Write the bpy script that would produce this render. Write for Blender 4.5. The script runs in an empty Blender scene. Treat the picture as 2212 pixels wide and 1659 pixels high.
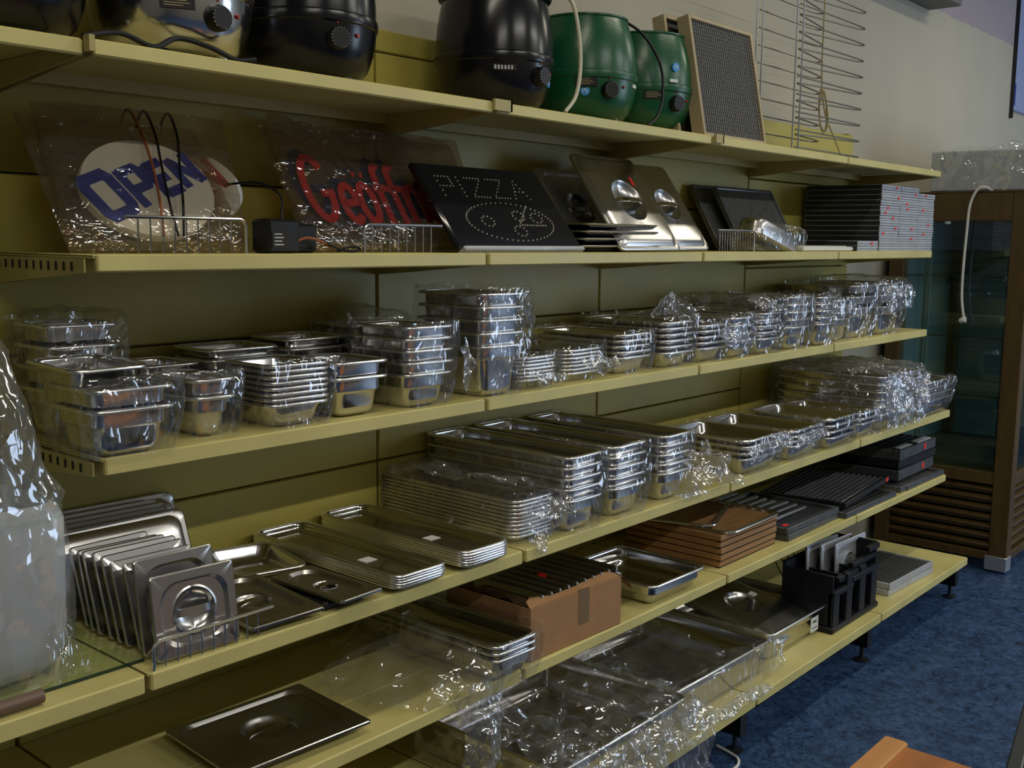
import bpy, math, random
from math import sin, cos, pi, radians, atan2, sqrt
from mathutils import Vector, Matrix, noise

random.seed(7)
scene = bpy.context.scene
COL = scene.collection

# ------------------------------------------------------------------ camera
W_, F_ = 2212.0, 2300.9
yaw, pitch, roll = radians(49.355), radians(7.7515), radians(0.6187)
f_ = Vector((sin(yaw)*cos(pitch), cos(yaw)*cos(pitch), -sin(pitch)))
r0 = Vector((cos(yaw), -sin(yaw), 0)); u0 = r0.cross(f_)
r_ = r0*cos(roll) + u0*sin(roll); u_ = -r0*sin(roll) + u0*cos(roll)
cam_data = bpy.data.cameras.new('camera'); cam = bpy.data.objects.new('camera', cam_data); COL.objects.link(cam)
m = Matrix((( r_.x, u_.x, -f_.x, -1.916), (r_.y, u_.y, -f_.y, -2.1202), (r_.z, u_.z, -f_.z, 1.6144), (0, 0, 0, 1)))
cam.matrix_world = m
cam_data.sensor_width = 36; cam_data.sensor_fit = 'HORIZONTAL'; cam_data.lens = F_/W_*36; cam_data.clip_start = 0.05
scene.camera = cam

# ------------------------------------------------------------------ light and exposure
world = bpy.data.worlds.new('world'); scene.world = world; world.use_nodes = True
bg = world.node_tree.nodes['Background']; bg.inputs[0].default_value = (0.55, 0.72, 1.0, 1); bg.inputs[1].default_value = 0.015
def area(name, loc, rot, sx, sy, watt, col):
    d = bpy.data.lights.new(name, 'AREA'); d.shape = 'RECTANGLE'; d.size = sx; d.size_y = sy; d.energy = watt; d.color = col
    o = bpy.data.objects.new(name, d); COL.objects.link(o); o.location = loc; o.rotation_euler = rot
    return o
area('window_daylight', (6.2, -5.50, 1.60), (pi/2, 0, 0), 3.0, 2.1, 105, (0.62, 0.78, 1.0))
TUBES = [(-1.0, -1.35), (1.6, -1.35), (4.4, -1.35), (-2.2, -3.9), (0.4, -3.9), (3.0, -3.9), (5.6, -3.9)]
for i, (tx, ty) in enumerate(TUBES):
    area('ceiling_tube_light', (tx, ty, 3.43), (0, 0, 0), 1.4, 0.10, 15 if i < 3 else 42, (1.0, 0.93, 0.74) if i < 3 else (1.0, 0.97, 0.88))
vs = scene.view_settings
vs.view_transform = 'Standard'; vs.look = 'None'; vs.exposure = -0.12; vs.gamma = 1.0; vs.use_curve_mapping = False
try: scene.cycles.transparent_max_bounces = 18; scene.cycles.max_bounces = 6; scene.cycles.glossy_bounces = 4; scene.cycles.diffuse_bounces = 4
except Exception: pass

# ------------------------------------------------------------------ materials
MATS = {}
def nt(name):
    mt = bpy.data.materials.new(name); mt.use_nodes = True; MATS[name] = mt
    return mt, mt.node_tree.nodes, mt.node_tree.links, mt.node_tree.nodes['Principled BSDF']
def mat(name, col, rough=0.5, metal=0.0, spec=0.5, var=0.0, vscale=8.0, bump=0.0, bscale=60.0, stretch=None, rvar=0.0):
    mt, N, L, b = nt(name)
    b.inputs['Base Color'].default_value = (*col, 1); b.inputs['Roughness'].default_value = rough
    b.inputs['Metallic'].default_value = metal; b.inputs['Specular IOR Level'].default_value = spec
    tc = None
    if var or bump or rvar:
        tc = N.new('ShaderNodeTexCoord'); mp = N.new('ShaderNodeMapping'); L.new(tc.outputs['Object'], mp.inputs[0])
        if stretch: mp.inputs['Scale'].default_value = stretch
    if var or rvar:
        nz = N.new('ShaderNodeTexNoise'); nz.inputs['Scale'].default_value = vscale; nz.inputs['Detail'].default_value = 5
        L.new(mp.outputs[0], nz.inputs['Vector'])
    if var:
        mr = N.new('ShaderNodeMapRange'); mr.inputs['From Min'].default_value = 0.3; mr.inputs['From Max'].default_value = 0.7
        mr.inputs['To Min'].default_value = 1-var; mr.inputs['To Max'].default_value = 1+var*0.6
        L.new(nz.outputs['Fac'], mr.inputs['Value'])
        mx = N.new('ShaderNodeMix'); mx.data_type = 'RGBA'; mx.blend_type = 'MULTIPLY'; mx.inputs['Factor'].default_value = 1
        mx.inputs['A'].default_value = (*col, 1); L.new(mr.outputs[0], mx.inputs['B']); L.new(mx.outputs['Result'], b.inputs['Base Color'])
    if rvar:
        mr = N.new('ShaderNodeMapRange'); mr.inputs['To Min'].default_value = max(0.02, rough-rvar); mr.inputs['To Max'].default_value = rough+rvar
        L.new(nz.outputs['Fac'], mr.inputs['Value']); L.new(mr.outputs[0], b.inputs['Roughness'])
    if bump:
        n2 = N.new('ShaderNodeTexNoise'); n2.inputs['Scale'].default_value = bscale; n2.inputs['Detail'].default_value = 4
        L.new(mp.outputs[0], n2.inputs['Vector'])
        bp = N.new('ShaderNodeBump'); bp.inputs['Strength'].default_value = bump; bp.inputs['Distance'].default_value = 0.01
        L.new(n2.outputs['Fac'], bp.inputs['Height']); L.new(bp.outputs[0], b.inputs['Normal'])
    return mt
CREAM = mat('cream_enamel', (0.62, 0.545, 0.21), 0.42, var=0.10, vscale=6, rvar=0.12)
PANEL = mat('back_panel_enamel', (0.44, 0.38, 0.085), 0.45, var=0.10, vscale=3, rvar=0.1)
BRACK = mat('bracket_enamel', (0.44, 0.37, 0.14), 0.5, var=0.12)
DARKSLOT = mat('dark_slot', (0.02, 0.017, 0.01), 0.8)
STEEL = mat('stainless_steel', (0.62, 0.61, 0.60), 0.15, metal=1.0, rvar=0.06, vscale=30)
STEELM = mat('satin_steel', (0.50, 0.49, 0.48), 0.27, metal=1.0, rvar=0.015, vscale=25)
STEELP = mat('pale_brushed_steel', (0.55, 0.56, 0.58), 0.5, metal=0.7, rvar=0.05)
RIM = mat('polished_rim_steel', (0.82, 0.82, 0.83), 0.26, metal=1.0)
CHROME = mat('chrome_wire', (0.75, 0.76, 0.78), 0.18, metal=1.0)
DWIRE = mat('dull_wire', (0.22, 0.21, 0.19), 0.4, metal=0.9)
BLACKG = mat('black_gloss', (0.004, 0.004, 0.006), 0.22, spec=0.45)
BLACK = mat('black_plastic', (0.006, 0.006, 0.007), 0.45, spec=0.35)
BLACKM = mat('black_plastic_crate', (0.006, 0.007, 0.011), 0.45, spec=0.35)
FMESH = mat('grey_filter_mesh', (0.22, 0.22, 0.21), 0.6, var=0.2, vscale=30)
GREEN = mat('green_enamel', (0.006, 0.085, 0.032), 0.28, spec=0.5, bump=0.04, bscale=160)
REDLIGHT = mat('red_indicator_lens', (0.25, 0.012, 0.008), 0.3)
RED = mat('red_sticker', (0.85, 0.03, 0.015), 0.55)
REDL = mat('red_lettering', (0.55, 0.01, 0.015), 0.45)
BLUEL = mat('blue_lettering', (0.010, 0.025, 0.34), 0.5)
BLUEDK = mat('dark_blue_lettering', (0.010, 0.014, 0.09), 0.5)
BLUES = mat('blue_sticker', (0.05, 0.30, 0.75), 0.45)
WHITE = mat('white_sticker', (0.70, 0.70, 0.68), 0.5)
OVALW = mat('sign_white_acrylic', (0.80, 0.82, 0.82), 0.35)
CORDO = mat('copper_cord', (0.30, 0.08, 0.025), 0.45)
CORDC = mat('cream_cord', (0.62, 0.58, 0.45), 0.5)
CORDW = mat('white_cord', (0.70, 0.70, 0.68), 0.45)
ROPE = mat('yellowed_cord', (0.34, 0.28, 0.13), 0.6)
CARD = mat('brown_cardboard', (0.37, 0.195, 0.085), 0.8, var=0.10, vscale=14, bump=0.08, bscale=40)
TAPE = mat('brown_packing_tape', (0.19, 0.115, 0.045), 0.3)
BOARD = mat('brown_board', (0.36, 0.185, 0.070), 0.55, var=0.18, vscale=7, stretch=(1, 6, 12))
IRON = mat('cast_iron', (0.035, 0.037, 0.042), 0.42, metal=0.6, var=0.2, vscale=20, bump=0.15, bscale=90)
IRONL = mat('grey_cast_iron', (0.13, 0.135, 0.145), 0.42, metal=0.6, var=0.2, vscale=20, bump=0.1, bscale=90)
ALU = mat('grey_aluminium', (0.46, 0.47, 0.50), 0.45, metal=0.25, var=0.10, vscale=18)
MESHD = mat('dark_filter_mesh', (0.025, 0.022, 0.018), 0.6, metal=0.3)
FRAMEC = mat('cream_metal_frame', (0.40, 0.32, 0.19), 0.5, var=0.08)
LEDB = mat('black_sign_board', (0.006, 0.007, 0.012), 0.14, spec=0.6)
LEDD = mat('pale_led', (0.55, 0.52, 0.40), 0.35)
CABW = mat('brown_cabinet_wood', (0.085, 0.050, 0.013), 0.42, var=0.25, vscale=5, stretch=(6, 6, 0.8))
CABI = mat('cabinet_interior', (0.085, 0.125, 0.13), 0.5)
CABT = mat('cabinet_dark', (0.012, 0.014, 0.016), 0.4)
WBOX = mat('white_box', (0.42, 0.45, 0.46), 0.5, var=0.06, vscale=4)
ALUC = mat('aluminium_corner', (0.55, 0.56, 0.58), 0.4, metal=0.8)
ORANGE = mat('orange_wood', (0.40, 0.145, 0.035), 0.38, var=0.25, vscale=4, stretch=(1.2, 9, 9))
ORANGEL = mat('pale_orange_wood', (0.52, 0.24, 0.075), 0.42, var=0.12, vscale=4, stretch=(1.2, 9, 9))
DARKWD = mat('dark_furniture', (0.10, 0.075, 0.07), 0.5, var=0.1)
TRUNK = mat('grey_trunking', (0.13, 0.13, 0.12), 0.6)
RUST = mat('brown_tube', (0.16, 0.10, 0.07), 0.4)
CEIL = mat('ceiling_paint', (0.50, 0.50, 0.48), 0.9)
WALLF = mat('far_wall_paint', (0.26, 0.25, 0.22), 0.9)
SIGNB = mat('pale_blue_sign', (0.33, 0.38, 0.62), 0.4)

def wall_material():
    mt, N, L, b = nt('two_tone_wall'); b.inputs['Roughness'].default_value = 0.85
    tc = N.new('ShaderNodeTexCoord'); sp = N.new('ShaderNodeSeparateXYZ'); L.new(tc.outputs['Object'], sp.inputs[0])
    nz = N.new('ShaderNodeTexNoise'); nz.inputs['Scale'].default_value = 14; nz.inputs['Detail'].default_value = 3; L.new(tc.outputs['Object'], nz.inputs['Vector'])
    ad = N.new('ShaderNodeMath'); ad.operation = 'MULTIPLY_ADD'; ad.inputs[1].default_value = 0.035; L.new(nz.outputs['Fac'], ad.inputs[0]); L.new(sp.outputs['Z'], ad.inputs[2])
    gt = N.new('ShaderNodeMath'); gt.operation = 'GREATER_THAN'; gt.inputs[1].default_value = 2.885; L.new(ad.outputs[0], gt.inputs[0])
    mx = N.new('ShaderNodeMix'); mx.data_type = 'RGBA'; mx.inputs['A'].default_value = (0.46, 0.43, 0.345, 1); mx.inputs['B'].default_value = (0.36, 0.31, 0.345, 1)
    L.new(gt.outputs[0], mx.inputs['Factor'])
    n2 = N.new('ShaderNodeTexNoise'); n2.inputs['Scale'].default_value = 2.2; n2.inputs['Detail'].default_value = 6; L.new(tc.outputs['Object'], n2.inputs['Vector'])
    mr = N.new('ShaderNodeMapRange'); mr.inputs['To Min'].default_value = 0.86; mr.inputs['To Max'].default_value = 1.08; L.new(n2.outputs['Fac'], mr.inputs['Value'])
    m2 = N.new('ShaderNodeMix'); m2.data_type = 'RGBA'; m2.blend_type = 'MULTIPLY'; m2.inputs['Factor'].default_value = 1
    L.new(mx.outputs['Result'], m2.inputs['A']); L.new(mr.outputs[0], m2.inputs['B']); L.new(m2.outputs['Result'], b.inputs['Base Color'])
    bp = N.new('ShaderNodeBump'); bp.inputs['Strength'].default_value = 0.1; L.new(nz.outputs['Fac'], bp.inputs['Height']); L.new(bp.outputs[0], b.inputs['Normal'])
    return mt
WALL = wall_material()
def floor_material():
    mt, N, L, b = nt('blue_marbled_vinyl'); b.inputs['Roughness'].default_value = 0.42
    tc = N.new('ShaderNodeTexCoord')
    n1 = N.new('ShaderNodeTexNoise'); n1.inputs['Scale'].default_value = 9; n1.inputs['Detail'].default_value = 8; n1.inputs['Roughness'].default_value = 0.7; n1.inputs['Distortion'].default_value = 1.6
    L.new(tc.outputs['Object'], n1.inputs['Vector'])
    n2 = N.new('ShaderNodeTexNoise'); n2.inputs['Scale'].default_value = 22; n2.inputs['Detail'].default_value = 6; n2.inputs['Distortion'].default_value = 2.5
    L.new(tc.outputs['Object'], n2.inputs['Vector'])
    ad = N.new('ShaderNodeMath'); ad.operation = 'ADD'; L.new(n1.outputs['Fac'], ad.inputs[0]); L.new(n2.outputs['Fac'], ad.inputs[1])
    cr = N.new('ShaderNodeValToRGB'); e = cr.color_ramp.elements
    e[0].position = 0.36; e[0].color = (0.006, 0.014, 0.040, 1); e[1].position = 0.66; e[1].color = (0.068, 0.125, 0.255, 1)
    k = e.new(0.46); k.color = (0.022, 0.050, 0.120, 1); k = e.new(0.56); k.color = (0.042, 0.090, 0.20, 1)
    hf = N.new('ShaderNodeMath'); hf.operation = 'MULTIPLY'; hf.inputs[1].default_value = 0.5; L.new(ad.outputs[0], hf.inputs[0])
    L.new(hf.outputs[0], cr.inputs[0]); L.new(cr.outputs[0], b.inputs['Base Color'])
    return mt
FLOOR = floor_material()
def film(name, tint, base_fac, haze, rough, bscale, bstr):
    mt = bpy.data.materials.new(name); mt.use_nodes = True; MATS[name] = mt
    N, L = mt.node_tree.nodes, mt.node_tree.links
    N.remove(N['Principled BSDF']); out = N['Material Output']
    tr = N.new('ShaderNodeBsdfTransparent'); tr.inputs[0].default_value = (*tint, 1)
    gl = N.new('ShaderNodeBsdfGlossy'); gl.inputs['Color'].default_value = (0.95, 0.96, 1, 1); gl.inputs['Roughness'].default_value = rough
    df = N.new('ShaderNodeBsdfDiffuse'); df.inputs[0].default_value = (0.75, 0.76, 0.78, 1)
    m1 = N.new('ShaderNodeMixShader'); m1.inputs[0].default_value = haze; L.new(tr.outputs[0], m1.inputs[1]); L.new(df.outputs[0], m1.inputs[2])
    ge = N.new('ShaderNodeNewGeometry'); dt = N.new('ShaderNodeVectorMath'); dt.operation = 'DOT_PRODUCT'
    L.new(ge.outputs['Incoming'], dt.inputs[0])
    ab = N.new('ShaderNodeMath'); ab.operation = 'ABSOLUTE'; L.new(dt.outputs['Value'], ab.inputs[0])
    om = N.new('ShaderNodeMath'); om.operation = 'SUBTRACT'; om.use_clamp = True; om.inputs[0].default_value = 1.0; L.new(ab.outputs[0], om.inputs[1])
    pw = N.new('ShaderNodeMath'); pw.operation = 'POWER'; pw.inputs[1].default_value = 4.0; L.new(om.outputs[0], pw.inputs[0])
    ad = N.new('ShaderNodeMath'); ad.operation = 'MULTIPLY_ADD'; ad.use_clamp = True; ad.inputs[1].default_value = 0.22; ad.inputs[2].default_value = 0.05+base_fac; L.new(pw.outputs[0], ad.inputs[0])
    m2 = N.new('ShaderNodeMixShader'); L.new(ad.outputs[0], m2.inputs[0]); L.new(m1.outputs[0], m2.inputs[1]); L.new(gl.outputs[0], m2.inputs[2])
    L.new(ge.outputs['Normal'], dt.inputs[1])
    if bstr:
        tc = N.new('ShaderNodeTexCoord'); nz = N.new('ShaderNodeTexNoise'); nz.inputs['Scale'].default_value = bscale*.35; nz.inputs['Detail'].default_value = 2
        L.new(tc.outputs['Object'], nz.inputs['Vector'])
        vm = N.new('ShaderNodeVectorMath'); vm.operation = 'MULTIPLY_ADD'; vm.inputs[1].default_value = (.07, .07, .07); L.new(nz.outputs['Color'], vm.inputs[0]); mp_ = N.new('ShaderNodeMapping'); mp_.inputs['Scale'].default_value = (1, 1, .5); L.new(tc.outputs['Object'], mp_.inputs[0]); L.new(mp_.outputs[0], vm.inputs[2])
        vo = N.new('ShaderNodeTexVoronoi'); vo.inputs['Scale'].default_value = bscale; L.new(vm.outputs[0], vo.inputs['Vector'])
        v2 = N.new('ShaderNodeTexVoronoi'); v2.inputs['Scale'].default_value = bscale*2.7; L.new(vm.outputs[0], v2.inputs['Vector'])
        sm_ = N.new('ShaderNodeMath'); sm_.operation = 'MULTIPLY_ADD'; sm_.inputs[1].default_value = 0.3; L.new(v2.outputs['Distance'], sm_.inputs[0]); L.new(vo.outputs['Distance'], sm_.inputs[2])
        bp = N.new('ShaderNodeBump'); bp.inputs['Strength'].default_value = bstr; bp.inputs['Distance'].default_value = 0.6/bscale; L.new(sm_.outputs[0], bp.inputs['Height'])
        L.new(bp.outputs[0], gl.inputs['Normal'])
    L.new(m2.outputs[0], out.inputs['Surface'])
    return mt
PLASTIC = film('clear_crinkled_plastic', (0.98, 0.98, 0.98), 0.09, 0.025, 0.08, 20, 0.60)
PLASTICL = film('clear_smooth_plastic', (0.97, 0.97, 0.97), 0.11, 0.065, 0.08, 10, 0.45)
PLASTICW = film('white_crumpled_plastic', (0.96, 0.96, 0.97), 0.24, 0.11, 0.10, 26, 0.8)
PLASTICB = film('brownish_sign_film', (0.84, 0.78, 0.68), 0.06, 0.03, 0.09, 22, 0.5)
GLASST = film('teal_cabinet_glass', (0.80, 0.90, 0.90), 0.0, 0.0, 0.03, 10, 0.0)
GLASSF = film('frosted_pale_plastic', (0.80, 0.87, 0.84), 0.0, 0.62, 0.25, 10, 0.0)
GEDGE = mat('green_glass_edge', (0.012, 0.035, 0.022), 0.15)
GLASSE = film('green_glass', (0.92, 0.97, 0.94), 0.0, 0.0, 0.03, 10, 0.0)

# ------------------------------------------------------------------ mesh helpers
class MB:
    def __init__(s): s.v = []; s.f = []
    def add(s, vs, fs):
        b = len(s.v); s.v += [tuple(p) for p in vs]; s.f += [tuple(i+b for i in q) for q in fs]; return s
    def box(s, x0, x1, y0, y1, z0, z1):
        return s.add([(x0,y0,z0),(x1,y0,z0),(x1,y1,z0),(x0,y1,z0),(x0,y0,z1),(x1,y0,z1),(x1,y1,z1),(x0,y1,z1)],
                     [(3,2,1,0),(4,5,6,7),(0,1,5,4),(1,2,6,5),(2,3,7,6),(3,0,4,7)])
    def bbox(s, x0, x1, y0, y1, z0, z1, b=0.003):      # box with bevelled edges
        b = min(b, (x1-x0)*.45, (y1-y0)*.45, (z1-z0)*.45)
        rings = []
        for z, i in ((z0, b), (z0+b, 0), (z1-b, 0), (z1, b)):
            a0, a1, c0, c1 = x0+i, x1-i, y0+i, y1-i
            rings.append([(a0+b,c0,z),(a1-b,c0,z),(a1,c0+b,z),(a1,c1-b,z),(a1-b,c1,z),(a0+b,c1,z),(a0,c1-b,z),(a0,c0+b,z)])
        return s.loft(rings, True, True)
    def loft(s, rings, cap0=False, cap1=False, closed=False):
        n = len(rings[0]); b = len(s.v)
        for r in rings: s.v += [tuple(p) for p in r]
        m_ = len(rings)
        for i in range(m_ if closed else m_-1):
            a, c = b+i*n, b+((i+1) % m_)*n
            for j in range(n):
                k = (j+1) % n; s.f.append((a+j, a+k, c+k, c+j))
        if cap0: s.f.append(tuple(b+j for j in reversed(range(n))))
        if cap1: s.f.append(tuple(b+(m_-1)*n+j for j in range(n)))
        return s
    def tube(s, pts, r, seg=6, closed=False, cap=True):
        pts = [Vector(p) for p in pts]; n = len(pts); rings = []
        up = Vector((0.13, 0.21, 0.97))
        for i, p in enumerate(pts):
            if closed: t = pts[(i+1) % n]-pts[i-1]
            else: t = pts[min(i+1, n-1)]-pts[max(i-1, 0)]
            if t.length < 1e-9: t = Vector((0,0,1))
            t.normalize(); u = up-t*up.dot(t)
            if u.length < 1e-3: u = Vector((1,0,0))-t*t.x
            u.normalize(); w = t.cross(u); up = u
            rr = r[i] if isinstance(r, (list, tuple)) else r
            rings.append([p+(u*cos(2*pi*k/seg)+w*sin(2*pi*k/seg))*rr for k in range(seg)])
        return s.loft(rings, cap and not closed, cap and not closed, closed)
    def lathe(s, prof, seg=32, c=(0,0,0), cap0=True, cap1=True):
        return s.loft([[(c[0]+r*cos(2*pi*k/seg), c[1]+r*sin(2*pi*k/seg), c[2]+z) for k in range(seg)] for r, z in prof], cap0, cap1)
    def ribbon(s, pts, w, z0, z1, closed=False):       # flat stroke in the XY plane with thickness
        P = [Vector((p[0], p[1])) for p in pts]; n = len(P); Lf, Rt = [], []
        for i in range(n):
            a = P[i-1] if (closed or i > 0) else None; c = P[(i+1) % n] if (closed or i < n-1) else None
            d1 = (P[i]-a).normalized() if a is not None else None; d2 = (c-P[i]).normalized() if c is not None else None
            if d1 is None: d1 = d2
            if d2 is None: d2 = d1
            n1 = Vector((-d1.y, d1.x)); n2 = Vector((-d2.y, d2.x)); mm = n1+n2
            if mm.length < 0.2: mm = n1
            mm.normalize(); k = 1/max(0.45, mm.dot(n1))
            Lf.append(P[i]+mm*w*.5*k); Rt.append(P[i]-mm*w*.5*k)
        rings = [[(l.x,l.y,z0),(r.x,r.y,z0),(r.x,r.y,z1),(l.x,l.y,z1)] for l, r in zip(Lf, Rt)]
        return s.loft(rings, not closed, not closed, closed)
    def mesh(s, name, smooth=35):
        me = bpy.data.meshes.new(name); me.from_pydata(s.v, [], s.f); me.update()
        if smooth:
            me.shade_smooth(); me.set_sharp_from_angle(angle=radians(smooth))
        return me
def obj(name, mb, material, parent=None, smooth=35):
    me = mb.mesh(name, smooth) if isinstance(mb, MB) else mb
    if material and not me.materials: me.materials.append(material)
    o = bpy.data.objects.new(name, me); COL.objects.link(o)
    if parent: o.parent = parent
    return o
def tag(o, label=None, cat=None, group=None, kind=None):
    if label: o['label'] = label
    if cat: o['category'] = cat
    if group: o['group'] = group
    if kind: o['kind'] = kind
    return o
def thing(name, label, cat, loc=(0,0,0), rot=(0,0,0), group=None):
    o = bpy.data.objects.new(name, None); o.empty_display_size = 0.05; COL.objects.link(o)
    o.location = loc; o.rotation_euler = rot
    return tag(o, label, cat, group)
def dup(root, loc, rot, label, group=None):
    r = root.copy(); COL.objects.link(r); r.location = loc; r.rotation_euler = rot; r['label'] = label
    if group: r['group'] = group
    for ch in list(root.children):
        c = ch.copy(); COL.objects.link(c); c.parent = r
        for g in list(ch.children):
            d = g.copy(); COL.objects.link(d); d.parent = c
    return r
def struct(name, mb, material): return tag(obj(name, mb, material), kind='structure')
def rrect(w, l, r, n=20, cx=0.0, cy=0.0, z=0.0):
    q = n//4; r = min(r, w*.499, l*.499); out = []
    for ci, (sx, sy, a0) in enumerate(((1,1,0),(-1,1,pi/2),(-1,-1,pi),(1,-1,1.5*pi))):
        for k in range(q):
            a = a0+(pi/2)*k/(q-1)
            out.append((cx+sx*(w/2-r)+r*cos(a), cy+sy*(l/2-r)+r*sin(a), z))
    return out
def smoothpath(pts, n=6):
    P = [Vector(p) for p in pts]; out = []
    for i in range(len(P)-1):
        p0, p1, p2, p3 = P[max(i-1,0)], P[i], P[i+1], P[min(i+2, len(P)-1)]
        for k in range(n):
            t = k/n
            out.append(0.5*((2*p1)+(p2-p0)*t+(2*p0-5*p1+4*p2-p3)*t*t+(3*p1-p0-3*p2+p3)*t**3))
    out.append(P[-1]); return out
ORD = ['topmost', 'second', 'third', 'fourth', 'fifth', 'sixth', 'seventh', 'eighth', 'ninth', 'tenth', 'eleventh', 'twelfth', 'thirteenth', 'fourteenth']
def ordinal(i, n):
    if n == 1: return 'single'
    if i == 0: return 'topmost'
    if i == n-1: return 'lowest'
    return ORD[i]+' from top'

# ------------------------------------------------------------------ the room
XL, XR, YF, HC = -5.0, 8.2, -5.6, 3.6
Z = {1: 1.933, 2: 1.580, 3: 1.2257, 4: 0.8685, 5: 0.5691, 6: 0.2039}
D = {1: 0.410, 2: 0.392, 3: 0.392, 4: 0.518, 5: 0.519, 6: 0.639}
struct('floor', MB().box(XL, XR, YF, 0.05, -0.05, 0), FLOOR)
struct('wall_back', MB().box(XL, XR, 0.05, 0.15, 0, HC), WALL)
struct('wall_left', MB().box(XL-.1, XL, YF, 0.15, 0, HC), WALLF)
struct('wall_right', MB().box(XR, XR+.1, YF, 0.15, 0, HC), WALLF)
wf = MB(); wf.box(XL, 4.6, YF-.1, YF, 0, HC); wf.box(7.8, XR, YF-.1, YF, 0, HC); wf.box(4.6, 7.8, YF-.1, YF, 0, .35); wf.box(4.6, 7.8, YF-.1, YF, 2.75, HC)
struct('wall_front', wf, WALLF)
w1 = MB()
for x in (4.6, 6.18, 7.76): w1.box(x, x+.04, YF-.06, YF-.02, .35, 2.75)
for z in (.35, 2.71): w1.box(4.6, 7.8, YF-.06, YF-.02, z, z+.04)
struct('window_1', w1, WALLF)
struct('ceiling', MB().box(XL, XR, YF, 0.15, HC, HC+.1), CEIL)
for i, (tx, ty) in enumerate(TUBES):
    t = thing('ceiling_light', 'fluorescent batten on ceiling, %s' % ('near row, camera end', 'near row, middle', 'near row, cabinet end', 'far row, camera end', 'far row, second', 'far row, third', 'far row, cabinet end')[i], 'light', (tx, ty, HC), group='fluorescent ceiling battens')
    obj('housing', MB().bbox(-.75, .75, -.05, .05, -.06, 0, .008), CEIL, t)
    obj('tube', MB().tube([(-.7, 0, -.10), (.7, 0, -.10)], .013, 8), WHITE, t)
    obj('end_cap', MB().box(-.75, -.7, -.02, .02, -.12, -.06).box(.7, .75, -.02, .02, -.12, -.06), CEIL, t)

# ------------------------------------------------------------------ shelving run
SH = thing('shelving_run', 'long cream metal shop shelving with six levels along the wall', 'shelving', (0.5, -.3, 0))
SH.location = (0, 0, 0)
BAYS = [(-2, -1), (-1, 0), (0, 1), (1, 2), (2, 3)]
JO = [0.10, 0.298, 0.6565, 1.015, 1.3735, 1.732, 2.09, 2.15]
pm = {}
for bx0, bx1 in BAYS:
    last = bx0 == 2
    js = [0.10, 0.43, 0.79, 1.149, 1.507, 1.866, 2.11] if last else JO
    for a, b in zip(js[:-1], js[1:]):
        key = (round(a, 3), round(b, 3))
        if key not in pm:
            pm[key] = MB().bbox(.004, .996, 0, .018, a+.002, b-.002, .003).mesh('back_panel'); pm[key].materials.append(PANEL)
        o = obj('back_panel', pm[key], None, SH); o.location.x = bx0
for x in range(-2, 4):
    zt = 2.12 if x == 3 else 2.16
    obj('upright', MB().box(x-.022, x+.022, .018, .046, 0, zt), BRACK, SH)
LIP = {1: .026, 2: .030, 3: .031, 4: .032, 5: .030, 6: .034}
for k in range(1, 7):
    for bx0, bx1 in BAYS:
        if bx0 == -2 and k in (2, 3): continue
        d = D[k]-(.012 if (k == 1 and bx0 == -2) else 0); z = Z[k]
        s_ = obj('shelf', MB().box(bx0+.003, bx1-.003, -d+.004, -.002, z-.006, z-.0015), CREAM, SH)
        ngr = 1 if k <= 3 else 2
        ys = [-d+.002]+[-d+d*(j+1)/(ngr+1)*1.0 for j in range(ngr)]+[-.003]
        for a, b in zip(ys[:-1], ys[1:]):
            obj('deck_plank', MB().bbox(bx0+.003, bx1-.003, a+.0012, b-.0012, z-.004, z, .0012), CREAM, s_)
        obj('front_lip', MB().bbox(bx0+.006, bx1-.006, -d-.004, -d+.010, z-LIP[k], z+.001, .003), CREAM, s_)
        obj('rear_flange', MB().box(bx0+.006, bx1-.006, -.05, -.03, z-.03, z-.006), BRACK, s_)
    for x in range(-2, 4):
        if x == -2 and k in (2, 3): continue
        d = D[k]; z = Z[k]
        if k < 6:
            b = MB()
            for sx in (-.010, .007):
                b.loft([[(x+sx, -d+.012, z-LIP[k]), (x+sx, -d+.012, z-.007), (x+sx, .0, z-.007), (x+sx, .0, z-.062), (x+sx, -.06, z-.058)],
                        [(x+sx+.003, -d+.012, z-LIP[k]), (x+sx+.003, -d+.012, z-.007), (x+sx+.003, .0, z-.007), (x+sx+.003, .0, z-.062), (x+sx+.003, -.06, z-.058)]], True, True)
            br = obj('bracket', b, BRACK, SH)
            if x == -1 and k in (2, 3):
                sl = MB().box(x-.0112, x-.0102, -d+.05, -d+.057, z-.028, z-.013).mesh('slot'); sl.materials.append(DARKSLOT)
                for j in range(11): obj('slot', sl, None, br).location.y = j*.028
        else:
            b = MB().box(x-.02, x+.02, -.60, .0, .06, z-.008); obj('base_leg', b, BLACK, SH)
            obj('levelling_foot', MB().lathe([(.028, 0), (.028, .006), (.008, .012), (.008, .06)], 12, (x, -.572, 0)), IRON, SH)
# the raised end clips of the top shelf
for x in (-1, 0, 1):
    obj('end_clip', MB().box(x+.0035 if x else x-.012, x+.05 if x >= 0 else x+.012, -.425, -.4165, Z[1]-.020, Z[1]+.006).box(x+.044, x+.05, -.425, -.38, Z[1]-.020, Z[1]+.006) if x >= 0 else MB().box(x-.005, x+.005, -.42, -.40, Z[1]-.02, Z[1]+.006), BRACK, SH)
# plinth recessed below the base
obj('plinth', MB().box(-2, 3, -.40, -.385, 0.004, .18), BLACK, SH)

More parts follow.
